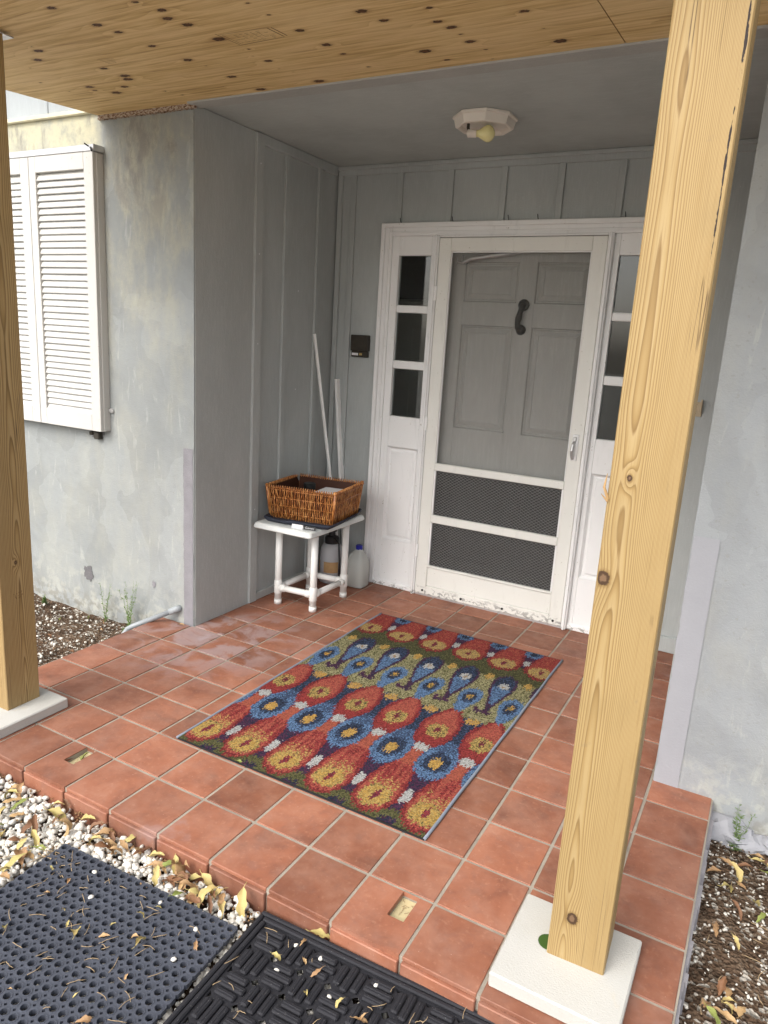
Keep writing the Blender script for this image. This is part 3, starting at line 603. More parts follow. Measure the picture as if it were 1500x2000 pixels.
# ------------------------------------------------------------ canopy of plywood
def plz(y): return 2.39+.065*y
can = thing('porch_canopy', 'unfinished porch canopy with knotty plywood underside and timber edging', 'canopy', (.9, .6, 2.43))
KN = [(-0.003, 0.243), (0.009, 0.399), (0.02, 0.473), (0.293, 0.393), (0.259, 0.45), (0.277, 0.516), (0.564, 0.457), (0.563, 0.554), (0.831, 0.644), (0.572, 0.7), (0.278, 0.658), (0.574, 0.847), (0.306, 0.777), (0.27, 0.841), (0.287, 0.907), (0.575, 0.949), (0.584, 1.108), (0.292, 1.05), (0.033, 1.007), (0.315, 1.188), (0.027, 1.192), (0.035, 0.863), (0.024, 0.781), (0.019, 0.618), (-0.351, 0.731), (-0.35, 0.831), (-0.377, 0.871), (-0.475, 0.942), (-0.581, 0.994), (-0.341, 1.131), (-0.495, 0.557), (-0.381, 0.452), (-0.399, 0.491), (-0.613, 0.613), (-0.375, 0.362), (0.267, 0.996), (-0.756, 0.762), (-0.366, 1.057), (-0.617, 0.887), (-0.758, 0.899), (0.855, 0.734), (1.021, 0.7), (0.997, 0.808), (1.016, 0.868), (1.019, 0.935), (1.021, 1.008), (1.038, 1.099), (0.845, 1.035), (0.876, 1.148), (1.258, 0.836), (1.267, 0.989), (1.284, 1.118), (1.024, 1.2)]
rk = random.Random(11); KN = [(x, y, rk.choice((.004, .006, .009, .012, .014, .017))) for x, y in KN]
KN += [(rk.uniform(-.9, 2.8), rk.uniform(.05, 1.2), rk.uniform(.006, .014)) for _ in range(8)]
def ply_sheet(x0, x1):
    y0, y1 = .03, 1.248; nx, ny = int((x1-x0)/.008), int((y1-y0)/.008)
    def fn(u, v): x, y = x0+(x1-x0)*u, y0+(y1-y0)*v; return np.stack([x, y, plz(y)], -1)
    me = gridmesh('plywood_sheet', nx, ny, fn, 'ply'); co = np.zeros(len(me.vertices)*3, np.float32); me.vertices.foreach_get('co', co); co = co.reshape(-1, 3)
    kd = np.full(len(co), 4.); wp = np.zeros(len(co))
    for (kx_, ky, r_) in KN:
        d = np.hypot((co[:, 0]-kx_)/1.5, co[:, 1]-ky)/r_; kd = np.minimum(kd, d); wp += .7*np.exp(-(((co[:, 0]-kx_)/(r_*5))**2+((co[:, 1]-ky)/(r_*2.2))**2))
    fattr(me, 'knot', kd); fattr(me, 'warp', wp)
    o = link('plywood_sheet', me, can); o.location = -ORG[can.name]; ORG[o.name] = Vector((0, 0, 0))
    MB().add([(x0, y0, plz(y0)+.002), (x1, y0, plz(y0)+.002), (x1, y1, plz(y1)+.002), (x0, y1, plz(y1)+.002), (x0, y0, plz(y0)+.016), (x1, y0, plz(y0)+.016), (x1, y1, plz(y1)+.016), (x0, y1, plz(y1)+.016)], [(3, 2, 1, 0), (4, 5, 6, 7), (0, 1, 5, 4), (1, 2, 6, 5), (2, 3, 7, 6), (3, 0, 4, 7)]).build('core', 'wood_core', o) if 'wood_core' in MT else None
    return o
MT['wood_core'] = plain('ply_core', (.40, .25, .11), .8, .3, 30)
p1 = ply_sheet(-1.0, 1.4635); p2 = ply_sheet(1.4665, 2.95)
MB().box(-1.0, 2.95, .0, 1.2, 2.49, 2.62).box(-1.0, 2.95, -.04, .028, 2.40, 2.66).build('roof_deck', 'wood_core', can)
m = MB(); yb = 1.249   # rotten old edge where the sheet meets the house
xs = np.linspace(-1.0, XR, 420)
for a, b_ in zip(xs[:-1], xs[1:]):
    h = (random.uniform(.0205, .0245) if a < -.39 else random.uniform(.003, .009)); y1_ = YL+.001 if a < -.39 else yb+.012+random.uniform(0, .008)
    m.box(a, b_, yb, y1_, plz(yb)-h+.003, plz(yb)+.012)
m.build('rotten_edge', 'rot', can)
m = MB()      # faded stamp: frame and rows of illegible marks
def pbar(ax, ay, bx, by, w_=.0025):
    d = Vector((bx-ax, by-ay, 0)).normalized(); n_ = Vector((-d.y, d.x, 0))*w_/2
    q = [Vector((ax, ay, 0))-n_, Vector((bx, by, 0))-n_, Vector((bx, by, 0))+n_, Vector((ax, ay, 0))+n_]
    m.add([(p.x, p.y, plz(p.y)-.0006) for p in q], [(3, 2, 1, 0)])
pbar(.301, .613, .307, .732); pbar(.307, .732, .496, .725); pbar(.30, .625, .50, .636, .0018); pbar(.315, .63, .318, .722, .0018); pbar(.49, .64, .494, .72, .004); pbar(.505, .64, .508, .72, .004)
for k in range(9):
    y = .64+k*.0095
    for c in range(7):
        if random.random() < .6: x = .325+c*.022; pbar(x, y, x+random.uniform(.006, .018), y+.0005, .002)
for k in range(5): pbar(-.285, .645+k*.012, -.285+random.uniform(.03, .07), .648+k*.012, .002)
m.build('faded_stamp', 'ink', p1)
# ------------------------------------------------------------ posts and pavers
def post(name, cx, cy, yaw, z0, z1, mat, seed, label, rings, knots, bark=False):
    hw = .07; nz = 520; nu = 41; rg = np.random.default_rng(seed); V = []; F = []; RG = []; KD = []; BK = []; base = 0
    zz = np.linspace(z0, z1, nz)
    for f in range(4):
        u, z = np.meshgrid(np.linspace(-hw+.003, hw-.003, nu), zz); a = f*math.pi/2
        nx_, ny_ = math.sin(a), -math.cos(a); tx, ty = math.cos(a), math.sin(a)
        x = nx_*hw+tx*u; y = ny_*hw+ty*u
        V.append(np.stack([x, y, z], -1).reshape(-1, 3))
        i = np.arange((nu-1)*(nz-1)); r_, c = i//(nu-1), i % (nu-1); q = r_*nu+c; F.append(np.stack([q, q+1, q+nu+1, q+nu], 1)+base); base += nu*nz
        uc, d0, dk, k1, k2 = rings[f]
        dd = d0+dk*(z-z0)+.020*(vnoise(z*1.7+f*9, z*0+3.3, seed)-.5)+.006*(vnoise(z*7+f*5, z*0+1.2, seed+2)-.5)
        wob = .006*(vnoise(z*2.3+f*7, u*10+5, seed+4)-.5)
        rad = np.sqrt((u+wob-uc)**2+dd**2); ph = rad*k1+rad**2*k2; kd = np.full_like(u, 4.); bk = np.zeros_like(u)
        for (fi, ku, kz, kr) in knots:
            if fi != f: continue
            e = ((u-ku)/(kr*2.0))**2+((z-kz)/(kr*5.0))**2; ph = ph+2.6*np.exp(-e); kd = np.minimum(kd, np.hypot((u-ku)/kr, (z-kz)/(kr*1.25)))
        if bark and f == 0:
            edge = hw-.009+.004*np.sin(z*3.1)+.004*(vnoise(z*11, z*0, seed+8)-.5); bk = np.clip(1-np.abs(u-edge)/.009, 0, 1)*np.clip((z-1.45)*5, 0, 1)*np.clip((vnoise(z*6+3, z*0+2, seed+9)-.25)*4, 0, 1)
        RG.append(ph.ravel()); KD.append(kd.ravel()); BK.append(bk.ravel())
    # chamfer strips and caps
    V = np.concatenate(V); F = list(map(tuple, np.concatenate(F))); n = nu*nz
    for f in range(4):
        g = (f+1) % 4
        for k in range(nz-1): F.append((f*n+k*nu+nu-1, g*n+k*nu, g*n+(k+1)*nu, f*n+(k+1)*nu+nu-1))
    for f in (0, nz-1):
        ring = []
        for s_ in range(4): ring += [s_*n+f*nu+t for t in range(nu)]
        F.append(tuple(ring) if f else tuple(ring[::-1]))
    me = bpy.data.meshes.new(name); me.from_pydata([tuple(p) for p in (V-np.array([0, 0, z0]))], [], F); me.update(); me.materials.append(MT[mat])
    fattr(me, 'ring', np.concatenate(RG)); fattr(me, 'knot', np.concatenate(KD)); fattr(me, 'bark', np.concatenate(BK))
    return link(name, me, None, (cx, cy, z0), (0, 0, yaw), label=label, category='post', group='timber posts carrying the canopy')
PT = .042
pr_ = post('timber_post', 1.859, .245, R(2.5), PT, plz(.2), 'wood_r', 21, 'pale square timber post with big knots and a bark edge', [(-.034, .010, .012, 125, 1900), (.1, .02, .01, 120, 300), (0, .03, 0, 150, 0), (.02, .02, .01, 130, 200)],
           [(0, -.056, 1.03, .014), (0, -.020, .165, .013), (0, -.03, 1.255, .006), (1, .02, .8, .012)], True)
pl_ = post('timber_post', -.386, .23, R(1), PT, plz(.2)-.002, 'wood_l', 33, 'browner square timber post beside the shuttered wall', [(0, .02, .01, 120, 300), (.012, .006, .014, 150, 500), (0, .03, 0, 150, 0), (.02, .02, .01, 130, 200)], [(1, .0, .62, .006)])
m = MB().cbox(-.075, .075, -.075, .105, plz(.23)-PT-.0085, plz(.23)-PT-.0045, .001).cbox(.0702, .0735, -.05, .05, plz(.23)-PT-.08, plz(.23)-PT-.009, .001)
cp = m.build('cap_plate', 'steel', None); cp.parent = pl_
m = MB(); rr = random.Random(3)
for k in range(34): u, z = rr.uniform(-.02, .02), .49+rr.uniform(-.012, .012)-PT; m.box(.0702, .0706, u, u+rr.uniform(.001, .004), z, z+rr.uniform(.001, .0025))
st_ = m.build('ink_stamp', 'ink', None); st_.parent = pl_
m = MB().tube([(-.068, -.071, 1.205-PT), (-.078, -.075, 1.23-PT), (-.075, -.074, 1.26-PT)], [.004, .003, .0006], 5).tube([(-.068, -.071, 1.20-PT), (-.083, -.073, 1.215-PT)], [.003, .0006], 5)
sp = m.build('splinter', 'wood_core', None); sp.parent = pr_
MB().cbox(1.690, 1.995, .040, .345, .0002, PT, .004).build('concrete_paver', 'paver', at=(1.84, .19, 0), label='white square concrete paver under the knotty pale post', category='paver', group='pavers under the posts')
MB().cbox(-.525, -.220, .050, .355, .0002, PT, .004).build('concrete_paver', 'paver', at=(-.37, .2, 0), label='white square concrete paver under the browner post', category='paver', group='pavers under the posts')
m = MB().lathe([(.0, .0), (.023, .0003), (.026, .001), (.023, .0018), (.0, .0022)], (1.788, .205, PT+.0002), 20); m.build('green_leaf', 'mould', at=(1.782, .215, PT), label='round green leaf caught under the foot of the pale post', category='leaf')
# ------------------------------------------------------------ rug
PAL = {'olive': (.13, .125, .045), 'dolive': (.065, .07, .03), 'lolive': (.37, .34, .17), 'red': (.34, .04, .036), 'dred': (.20, .022, .026), 'orange': (.44, .105, .055), 'coral': (.44, .095, .06),
       'yellow': (.50, .335, .09), 'gold': (.58, .335, .06), 'navy': (.022, .032, .062), 'lblue': (.12, .235, .43), 'mblue': (.05, .085, .17), 'purple': (.085, .025, .07), 'mag': (.19, .025, .05), 'white': (.48, .49, .47), 'tan': (.4, .25, .12)}
def make_rug():
    x0, x1_, y0, y1_ = .297, 1.333, .428, 2.008; cell = .0046; nx, ny = int((x1_-x0)/cell), int((y1_-y0)/cell)
    X, Y = np.meshgrid(x0+(np.arange(nx)+.5)*(x1_-x0)/nx, y0+(np.arange(ny)+.5)*(y1_-y0)/ny)
    jx = .005*(RNG.random((ny, 1))-.5)+.007*(RNG.random((ny, nx))-.5); rowj = np.repeat(RNG.random((ny, nx//3+1)), 3, axis=1)[:, :nx]
    colj = np.repeat(RNG.random((ny//4+1, nx)), 4, axis=0)[:ny]
    xx = X+jx; yy = Y+.024*(colj-.5)+.006*(RNG.random((ny, nx))-.5)
    C = np.zeros((ny, nx, 3)); rnd = RNG.random((ny, nx))
    def paint(mask, c, alt=None, p=0.): C[mask] = PAL[c]; (C.__setitem__(mask & (rnd < p), PAL[alt]) if alt else None)
    col = np.round((xx-.345)/.1875); dR = xx-(.345+.1875*col); colB = np.round((xx-.4385)/.1875); dB = xx-(.4385+.1875*colB)
    wobc = .88+.24*np.random.default_rng(4).random(12)[(col.astype(int)) % 12]
    def ell(d, cy, rx, ry): return (d/rx)**2+((yy-cy)/ry)**2
    one = np.ones_like(xx, bool)
    # bands of ground
    paint(one, 'olive', 'dolive', .25)
    paint((yy > .50) & (yy < .80), 'purple', 'navy', .35)
    paint((yy > .74) & (yy < 1.2), 'navy', 'mblue', .35)
    paint((yy > 1.185+.02*np.sin(xx*33)) & (yy < 1.70), 'lolive', 'olive', .38)
    paint((yy > 1.625) & (yy < 1.80), 'dolive', 'olive', .4); paint(yy > 1.80, 'purple', 'navy', .3)
    paint((yy < .452) & (np.abs(dB) < .03), 'navy', 'purple', .4)
    # front row of drops
    w_ = np.interp(yy, [.43, .455, .50, .545, .62, .70, .80, .87, .93], [0, .045, .072, .082, .075, .060, .042, .034, 0]); b_ = (np.abs(dR) < w_)
    paint(b_, 'dred', 'red', .45); stk = vnoise(xx*160, yy*9, 5); paint((np.abs(dR) < w_-.014) & (yy > .462), 'coral', 'red', .25); paint((np.abs(dR) < w_-.010) & (yy > .62) & (stk > .52), 'red', 'dred', .35); paint((np.abs(dR) < w_-.016) & (yy > .76), 'orange', 'coral', .40)
    paint((np.abs(dR) < w_-.024) & (yy > .58) & (yy < .66) & (rnd < .55*np.clip((.67-yy)/.09, 0, 1)), 'yellow')
    paint(ell(dR, .535, .056, .060) < 1, 'yellow', 'olive', .22); paint(ell(dR, .535, .047, .05) < 1, 'yellow', 'gold', .4); paint(ell(dR-(yy-.535)*.12, .54, .011, .034) < 1, 'mag', 'red', .3)
    paint(ell(dB, .585, .017, .042) < 1, 'white')
    # blue drops
    wb = np.interp(yy, [.70, .725, .77, .83, .90, .97, 1.03, 1.1], [0, .04, .066, .07, .062, .045, .03, 0]); paint(np.abs(dB) < wb, 'lblue', 'mblue', .35)
    paint((ell(dB, .83, .048, .072) < 1), 'navy', 'mblue', .35); paint((np.abs(dB) < wb-.018) & (yy > .90), 'mblue', 'lblue', .25); paint((yy > .985) & (yy < 1.17) & (np.abs(dB) < .05), 'navy', 'mblue', .35); paint(ell(dB, .82, .023, .036) < 1, 'gold', 'yellow', .3)
    # second red drops
    w3 = np.interp(yy, [.90, .93, .97, 1.03, 1.09, 1.16, 1.22, 1.25], [.035, .05, .066, .078, .078, .06, .03, 0]); paint((np.abs(dR) < w3) & (yy > .9), 'dred', 'red', .4); paint((np.abs(dR) < w3-.012) & (yy > .92), 'red', 'dred', .15)
    paint((np.abs(dR) < w3-.018) & (yy > 1.03), 'coral', 'red', .15); paint(ell(dR, 1.035, .044, .056) < 1, 'yellow', 'olive', .28); paint(ell(dR, 1.045, .013, .024) < 1, 'mag', 'dred', .3); paint(ell(dR, .893, .031, .028) < 1, 'white')
    paint(ell(dB, 1.178, .032, .027) < 1, 'gold', 'tan', .3)
    # small blue drops
    w5 = np.interp(yy, [1.225, 1.25, 1.31, 1.37, 1.42, 1.455, 1.475], [.012, .02, .036, .05, .049, .032, 0]); k5 = (yy > 1.225) & (yy < 1.48)
    paint((np.abs(dR) < w5) & k5, 'lblue', 'mblue', .22); paint(ell(dR, 1.375, .029, .055) < 1, 'navy', 'mblue', .35); paint(ell(dR, 1.378, .014, .024) < 1, 'gold', 'olive', .35)
    # navy drops with white eye
    ln = (yy-1.5)*.05; w6 = np.interp(yy, [1.28, 1.31, 1.36, 1.43, 1.50, 1.56, 1.62, 1.655, 1.675], [.012, .012, .018, .034, .05, .059, .054, .036, 0]); k6 = (yy > 1.285) & (yy < 1.68)
    paint((np.abs(dB+ln) < w6) & k6, 'purple', 'navy', .3); paint((np.abs(dB+ln) < w6-.013) & (yy > 1.36) & k6, 'lblue', 'mblue', .3); paint((np.abs(dB+ln) < w6-.012) & (yy > 1.535) & k6, 'navy', 'mblue', .4)
    paint(ell(dB, 1.557, .025, .03) < 1, 'white'); paint(ell(dB, 1.557, .009, .010) < 1, 'tan'); paint((yy > 1.268) & (yy < 1.295) & (np.abs(dB) < .036), 'purple', 'navy', .2); paint((yy > 1.285) & (yy < 1.315) & (np.abs(dB+.034) < .009), 'purple')
    paint(ell(dR, 1.622, .021, .028) < 1, 'gold', 'yellow', .3)
    # far drops
    w7 = np.interp(yy, [1.705, 1.73, 1.77, 1.81, 1.87, 1.95, 2.02], [0, .05, .08, .086, .078, .062, .052]); k7 = yy > 1.7; d7 = dR-.008
    paint((np.abs(d7) < w7) & k7, 'dred', 'red', .35); paint((np.abs(d7) < w7-.014) & (yy > 1.8), 'red', 'orange', .3); paint(ell(d7, 1.795, .062, .056) < 1, 'yellow', 'tan', .3); paint(ell(d7, 1.80, .011, .026) < 1, 'mag', 'dred', .3)
    paint(ell(dB-.012, 1.857, .017, .03) < 1, 'white'); paint(ell(dB-.01, 1.985, .045, .045) < 1, 'lblue', 'mblue', .4); paint(ell(dB-.01, 1.985, .022, .02) < 1, 'navy')
    C *= .78*(.62+.76*RNG.random((ny, nx, 1))); C = C*.9+.1*C.mean(2, keepdims=True)
    nvx, nvy = nx+1, ny+1
    def fn(u, v):
        x, y = x0+(x1_-x0)*u, y0+(y1_-y0)*v
        return np.stack([x, y, .0075+.0035*(vnoise(x*4+9, y*4+3, 2)-.5)*2*np.minimum(1, np.minimum(u, 1-u)*8)], -1)
    me = gridmesh('pile', nvx, nvy, fn, 'rug'); a = me.attributes.new('Col', 'FLOAT_COLOR', 'FACE')
    a.data.foreach_set('color', np.concatenate([C.reshape(-1, 3), np.ones((nx*ny, 1))], 1).astype(np.float32).ravel())
    root = thing('rug', 'multicoloured ikat patterned rug lying on the terracotta tiles', 'rug', (.815, 1.2, 0))
    o = link('pile', me, root); o.location = -ORG[root.name]
    MB().box(x0+.001, x1_-.001, y0, y1_, .0006, .0035).build('backing', 'blackplastic', root)
    for x in (x0, x1_):
        MB().tube([(x+.001*math.sin(k*.9), y0-.002+(y1_-y0+.004)*k/30, .0062) for k in range(31)], .0055, 8).build('binding', 'grey_bind', root, smooth=True)
    for y in (y0, y1_): MB().box(x0, x1_, y-.002, y+.003, .0006, .0072).build('hem', 'blackplastic', root)
make_rug()
# ------------------------------------------------------------ table, basket and what is under it
tb = thing('side_table', 'small white pipe-leg side table with square top against the grey wall', 'table', (-.15, 1.95, 0))
m = MB(); tx0, tx1, ty0, ty1, tz = -.370, .020, 1.68, 2.26, .490
nn = 6
def rrect(x0, x1, y0, y1, r, z):
    p = []
    for cx, cy, a0 in ((x1-r, y1-r, 0), (x0+r, y1-r, 90), (x0+r, y0+r, 180), (x1-r, y0+r, 270)):
        for k in range(nn+1): t = R(a0+90*k/nn); p.append((cx+r*math.cos(t), cy+r*math.sin(t), z))
    return p
loops = [rrect(tx0+.03, tx1-.03, ty0+.03, ty1-.03, .02, tz-.032), rrect(tx0+.004, tx1-.004, ty0+.004, ty1-.004, .02, tz-.032), rrect(tx0, tx1, ty0, ty1, .02, tz-.026), rrect(tx0+.005, tx1-.005, ty0+.005, ty1-.005, .02, tz-.006), rrect(tx0+.014, tx1-.014, ty0+.014, ty1-.014, .02, tz)]
L = len(loops[0]); vs = sum(loops, []); fs = [(i*L+k, i*L+(k+1) % L, (i+1)*L+(k+1) % L, (i+1)*L+k) for i in range(len(loops)-1) for k in range(L)]+[tuple(range(L))[::-1], tuple((len(loops)-1)*L+k for k in range(L))]
m.add(vs, fs).build('table_top', 'tabletop', tb)
legs = [(-.268, 1.797), (-.038, 1.814), (-.028, 2.121), (-.262, 2.105)]
for x, y in legs:
    lg = MB().tube([(x, y, .0), (x, y, .46)], .0195, 18).build('leg', 'pvc', tb, smooth=False)
    lg.data.shade_smooth()
    MB().tube([(x, y, .0005), (x, y, .028)], .0215, 18).build('foot_cap', 'pvc', lg).data.shade_smooth()
    MB().tube([(x, y, .062), (x, y, .066), (x, y, .138), (x, y, .142)], [.0202, .0228, .0228, .0202], 18).build('tee_fitting', 'pvc', lg).data.shade_smooth()
for k in range(4):
    a, b_ = Vector(legs[k]+(.098,)), Vector(legs[(k+1) % 4]+(.098,)); d = (b_-a).normalized()
    so = MB().tube([a+d*.01, b_-d*.01], .0178, 16).build('stretcher', 'pvc', tb); so.data.shade_smooth()
    for q, e in ((a, d), (b_, -d)): MB().tube([q+e*.015, q+e*.045, q+e*.048], [.0218, .0218, .0185], 16).build('collar', 'pvc', so).data.shade_smooth()
# navy pad under the basket
padc = Vector((-.165, 1.99, tz)); A = R(9)
def pad_fn(u, v):
    a, b_ = (u-.5)*2, (v-.5)*2; rr_ = np.maximum(np.abs(a), np.abs(b_)); e = np.clip((rr_-.86)/.14, 0, 1); k = 1-.10*(np.abs(a)*np.abs(b_))**2
    x, y = a*.222*k, b_*.265*k; h = .0015+e**1.5*(.018+.014*vnoise(a*2.3+7, b_*2.3+4, 12))
    return np.stack([padc.x+x*math.cos(A)-y*math.sin(A), padc.y+x*math.sin(A)+y*math.cos(A), tz+h], -1)
pd = thing('padded_cover', 'dark navy padded cover with turned up rim lying under the wicker basket', 'cover', tuple(padc))
pm = gridmesh('cloth', 60, 60, pad_fn, 'navy'); pm.shade_smooth(); o = link('cloth', pm, pd); o.location = -padc
md = o.modifiers.new('thick', 'SOLIDIFY'); md.thickness = .006; md.offset = 1
pf = lambda s_, t_, z: Vector((padc.x+s_*math.cos(A)-t_*math.sin(A), padc.y+s_*math.sin(A)+t_*math.cos(A), z))
def tagq(s0, s1, t_, z0, z1, lean=.006): return MB().add([pf(s0, t_, z0), pf(s1, t_, z0), pf(s1, t_+lean, z1), pf(s0, t_+lean, z1), pf(s0, t_+.001, z0), pf(s1, t_+.001, z0), pf(s1, t_+lean+.001, z1), pf(s0, t_+lean+.001, z1)], [(0, 1, 2, 3), (7, 6, 5, 4), (0, 4, 5, 1), (1, 5, 6, 2), (2, 6, 7, 3), (3, 7, 4, 0)])
tagq(-.005, .062, -.283, tz+.001, tz+.024).build('care_tag', 'tagwhite', pd)
bt = tagq(.066, .137, -.280, tz+.004, tz+.022).build('brand_tag', 'black', pd)
cu = bpy.data.curves.new('brand_text', 'FONT'); cu.body = 'Cuisinart'; cu.size = .0145; cu.align_x = 'CENTER'; cu.align_y = 'CENTER'
to = bpy.data.objects.new('tmp_text', cu); COL.objects.link(to); bpy.context.view_layer.update()
tm = bpy.data.meshes.new_from_object(to.evaluated_get(bpy.context.evaluated_depsgraph_get())); bpy.data.objects.remove(to)
tm.materials.append(MT['tagwhite']); tl = pf(.1015, -.2782, tz+.013)-padc; link('lettering', tm, bt, tl, (R(90-16), 0, A))
# wicker basket
bk = thing('wicker_basket', 'brown varnished square wicker basket standing on the side table', 'basket', (-.185, 2.02, tz+.008)); BA = R(9); BZ = tz+.009; BH = .182
def bpt(s_, t_, z): return Vector((-.183+s_*math.cos(BA)-t_*math.sin(BA), 2.018+s_*math.sin(BA)+t_*math.cos(BA), BZ+z))
def half(z): return .190+.020*(z/BH), .178+.020*(z/BH)
m_in = MB(); n_s = 36
for sd_ in range(4):
    m = MB()
    for k in range(n_s):
        f = -1+2*(k+.5)/n_s; pth = []
        for q in range(13):
            z = BH*q/12; hx, hy = half(z); off = (.0085 if k % 2 else .004)*abs(math.sin(math.pi*q/4))-.003+random.uniform(-.0008, .0008); f2 = f+random.uniform(-.008, .008)
            pth.append(bpt(f2*hx, -hy-off, z) if sd_ == 0 else bpt(hx+off, f2*hy, z) if sd_ == 1 else bpt(f2*hx, hy+off, z) if sd_ == 2 else bpt(-hx-off, f2*hy, z))
        m.tube(pth, random.uniform(.0024, .0034), 6, False)
    for zb in (.03, .075, .12, .165):
        hx, hy = half(zb); c = {0: ((-hx, -hy), (hx, -hy)), 1: ((hx, -hy), (hx, hy)), 2: ((-hx, hy), (hx, hy)), 3: ((-hx, -hy), (-hx, hy))}[sd_]
        m.tube([bpt(*c[0], zb), bpt(*c[1], zb)], .0026, 5)
    m.build('woven_side', 'wicker', bk, smooth=True)
m = MB(); hx, hy = half(BH)
for sd_ in range(4):
    for k in range(30):
        f = -1+2*(k+.5)/30; ts = []
        for q in range(9):
            t = 2*math.pi*q/8; ox, oz = .0085*math.cos(t), .008*math.sin(t); fs_ = f+(q/8-.5)*.09
            ts.append(bpt(fs_*hx, -hy+ox, BH+oz) if sd_ == 0 else bpt(hx+ox, fs_*hy, BH+oz) if sd_ == 1 else bpt(fs_*hx, hy+ox, BH+oz) if sd_ == 2 else bpt(-hx+ox, fs_*hy, BH+oz))
        m.tube(ts, .0034, 5, False)
m.build('braided_rim', 'wicker', bk, smooth=True)
for a, b_ in ((-1, -1), (1, -1), (1, 1), (-1, 1)):
    h0, h1 = half(0), half(BH); MB().tube([bpt(a*h0[0], b_*h0[1], 0), bpt(a*h1[0], b_*h1[1], BH+.012)], .009, 8).build('corner_stake', 'wicker', bk, smooth=True)
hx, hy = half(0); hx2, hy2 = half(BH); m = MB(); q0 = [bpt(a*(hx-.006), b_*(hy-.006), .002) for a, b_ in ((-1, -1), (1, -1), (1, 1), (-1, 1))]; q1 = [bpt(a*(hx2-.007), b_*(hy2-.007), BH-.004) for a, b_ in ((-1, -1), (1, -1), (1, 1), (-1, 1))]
MT['gap_shade'] = plain('wicker_gap_shade', (.06, .018, .007), .6, .4, 60)
m.add(q0+q1, [(0, 1, 2, 3), (0, 4, 5, 1), (1, 5, 6, 2), (2, 6, 7, 3), (3, 7, 4, 0)]).build('gap_backing', 'gap_shade', bk)  # added inner box, its dark colour stands for shade between the strands
jc = bpt(-.03, -.02, .003); jr = thing('jar', 'black lidded jar standing inside the wicker basket', 'jar', tuple(jc))
MB().lathe([(.033, 0), (.036, .006), (.036, .135), (.03, .143)], jc, 20).build('body', 'blackplastic', jr, smooth=True); MB().lathe([(.031, .1435), (.035, .147), (.035, .180), (.031, .185)], jc, 24).build('lid', 'black', jr)
q = [(.02, -.13), (.165, -.13), (.165, .10), (.02, .10)]
m = MB(); m.add([bpt(a, b_, .003) for a, b_ in q]+[bpt(a, b_, .150) for a, b_ in q], [(3, 2, 1, 0), (4, 5, 6, 7), (0, 1, 5, 4), (1, 2, 6, 5), (2, 3, 7, 6), (3, 0, 4, 7)])
bxo = m.build('carton', 'tagwhite', at=tuple(bpt(.09, 0, .003)), label='white flat topped carton inside the wicker basket', category='box')
# sprayer, jug, sticks
sc = (-.245, 2.315, .0); sp_ = thing('sprayer', 'milky pump sprayer with black top and orange label under the table', 'sprayer', sc)
MB().lathe([(.058, 0), (.07, .006), (.072, .02), (.071, .19), (.066, .225), (.05, .25), (.036, .256)], sc, 28).build('tank', 'sprayer', sp_, smooth=True)
MB().lathe([(.037, .250), (.044, .252), (.046, .285), (.04, .295), (.02, .30), (.02, .325), (.03, .33), (.03, .345), (.012, .35)], sc, 20).build('pump_top', 'blackplastic', sp_)
m = MB(); n = 16
for a0, a1, z0, z1 in ((-95, -20, .075, .145), (-175, -125, .075, .145)):
    vs = []; fs = []
    for k in range(n+1): t = R(a0+(a1-a0)*k/n); vs += [(sc[0]+.0735*math.cos(t), sc[1]+.0735*math.sin(t), z0), (sc[0]+.0735*math.cos(t), sc[1]+.0735*math.sin(t), z1)]
    for k in range(n): fs.append((2*k, 2*k+2, 2*k+3, 2*k+1))
    m.add(vs, fs)
m.build('label', 'orange_lab', sp_)
MB().tube([(sc[0]+.035, sc[1]-.02, .29), (sc[0]+.08, sc[1]-.045, .27), (sc[0]+.088, sc[1]-.04, .15), (sc[0]+.085, sc[1]-.035, .01)], .006, 8).build('hose', 'blackplastic', sp_, smooth=True)
jc = (-.062, 2.345, 0); jg = thing('water_jug', 'cloudy plastic gallon jug with blue cap beside the table leg', 'jug', jc)
MB().lathe([(.045, 0), (.056, .004), (.06, .015), (.06, .14), (.056, .165), (.035, .215), (.019, .235), (.018, .245)], jc, 32, sq=4.).build('bottle', 'jug', jg, smooth=True)
MB().lathe([(.0, .003), (.05, .004), (.056, .012), (.056, .135), (.0, .136)], jc, 32, sq=4.).build('water', hdpe('cloudy_water', (.42, .43, .38), .8), jg, smooth=True)
MB().lathe([(.021, .2395), (.0215, .243), (.0215, .262), (.019, .265)], jc, 20).build('cap', 'blue', jg)
MB().tube([(jc[0]-.05, jc[1]-.03, .12), (jc[0]-.058, jc[1]-.035, .16), (jc[0]-.04, jc[1]-.025, .205), (jc[0]-.018, jc[1]-.01, .225)], .008, 8).build('handle', 'jug', jg, smooth=True)
def stick(p0, p1, w_, t_, label):
    d = (Vector(p1)-Vector(p0)); L_ = d.length; me = MB().cbox(-w_/2, w_/2, -t_/2, t_/2, 0, L_, .0015).mesh('wooden_stick', 'stickwhite')
    o = link('wooden_stick', me, None, p0, label=label, category='stick'); o.rotation_euler = d.to_track_quat('Z', 'Y').to_euler(); return o
stick((-.24, 2.437, .002), (-.388, 2.248, 1.52), .024, .014, 'longer thin white wooden stick leaning behind the basket')
stick((-.205, 2.438, .002), (-.352, 2.462, 1.258), .034, .018, 'shorter wider white wooden stick leaning into the corner')
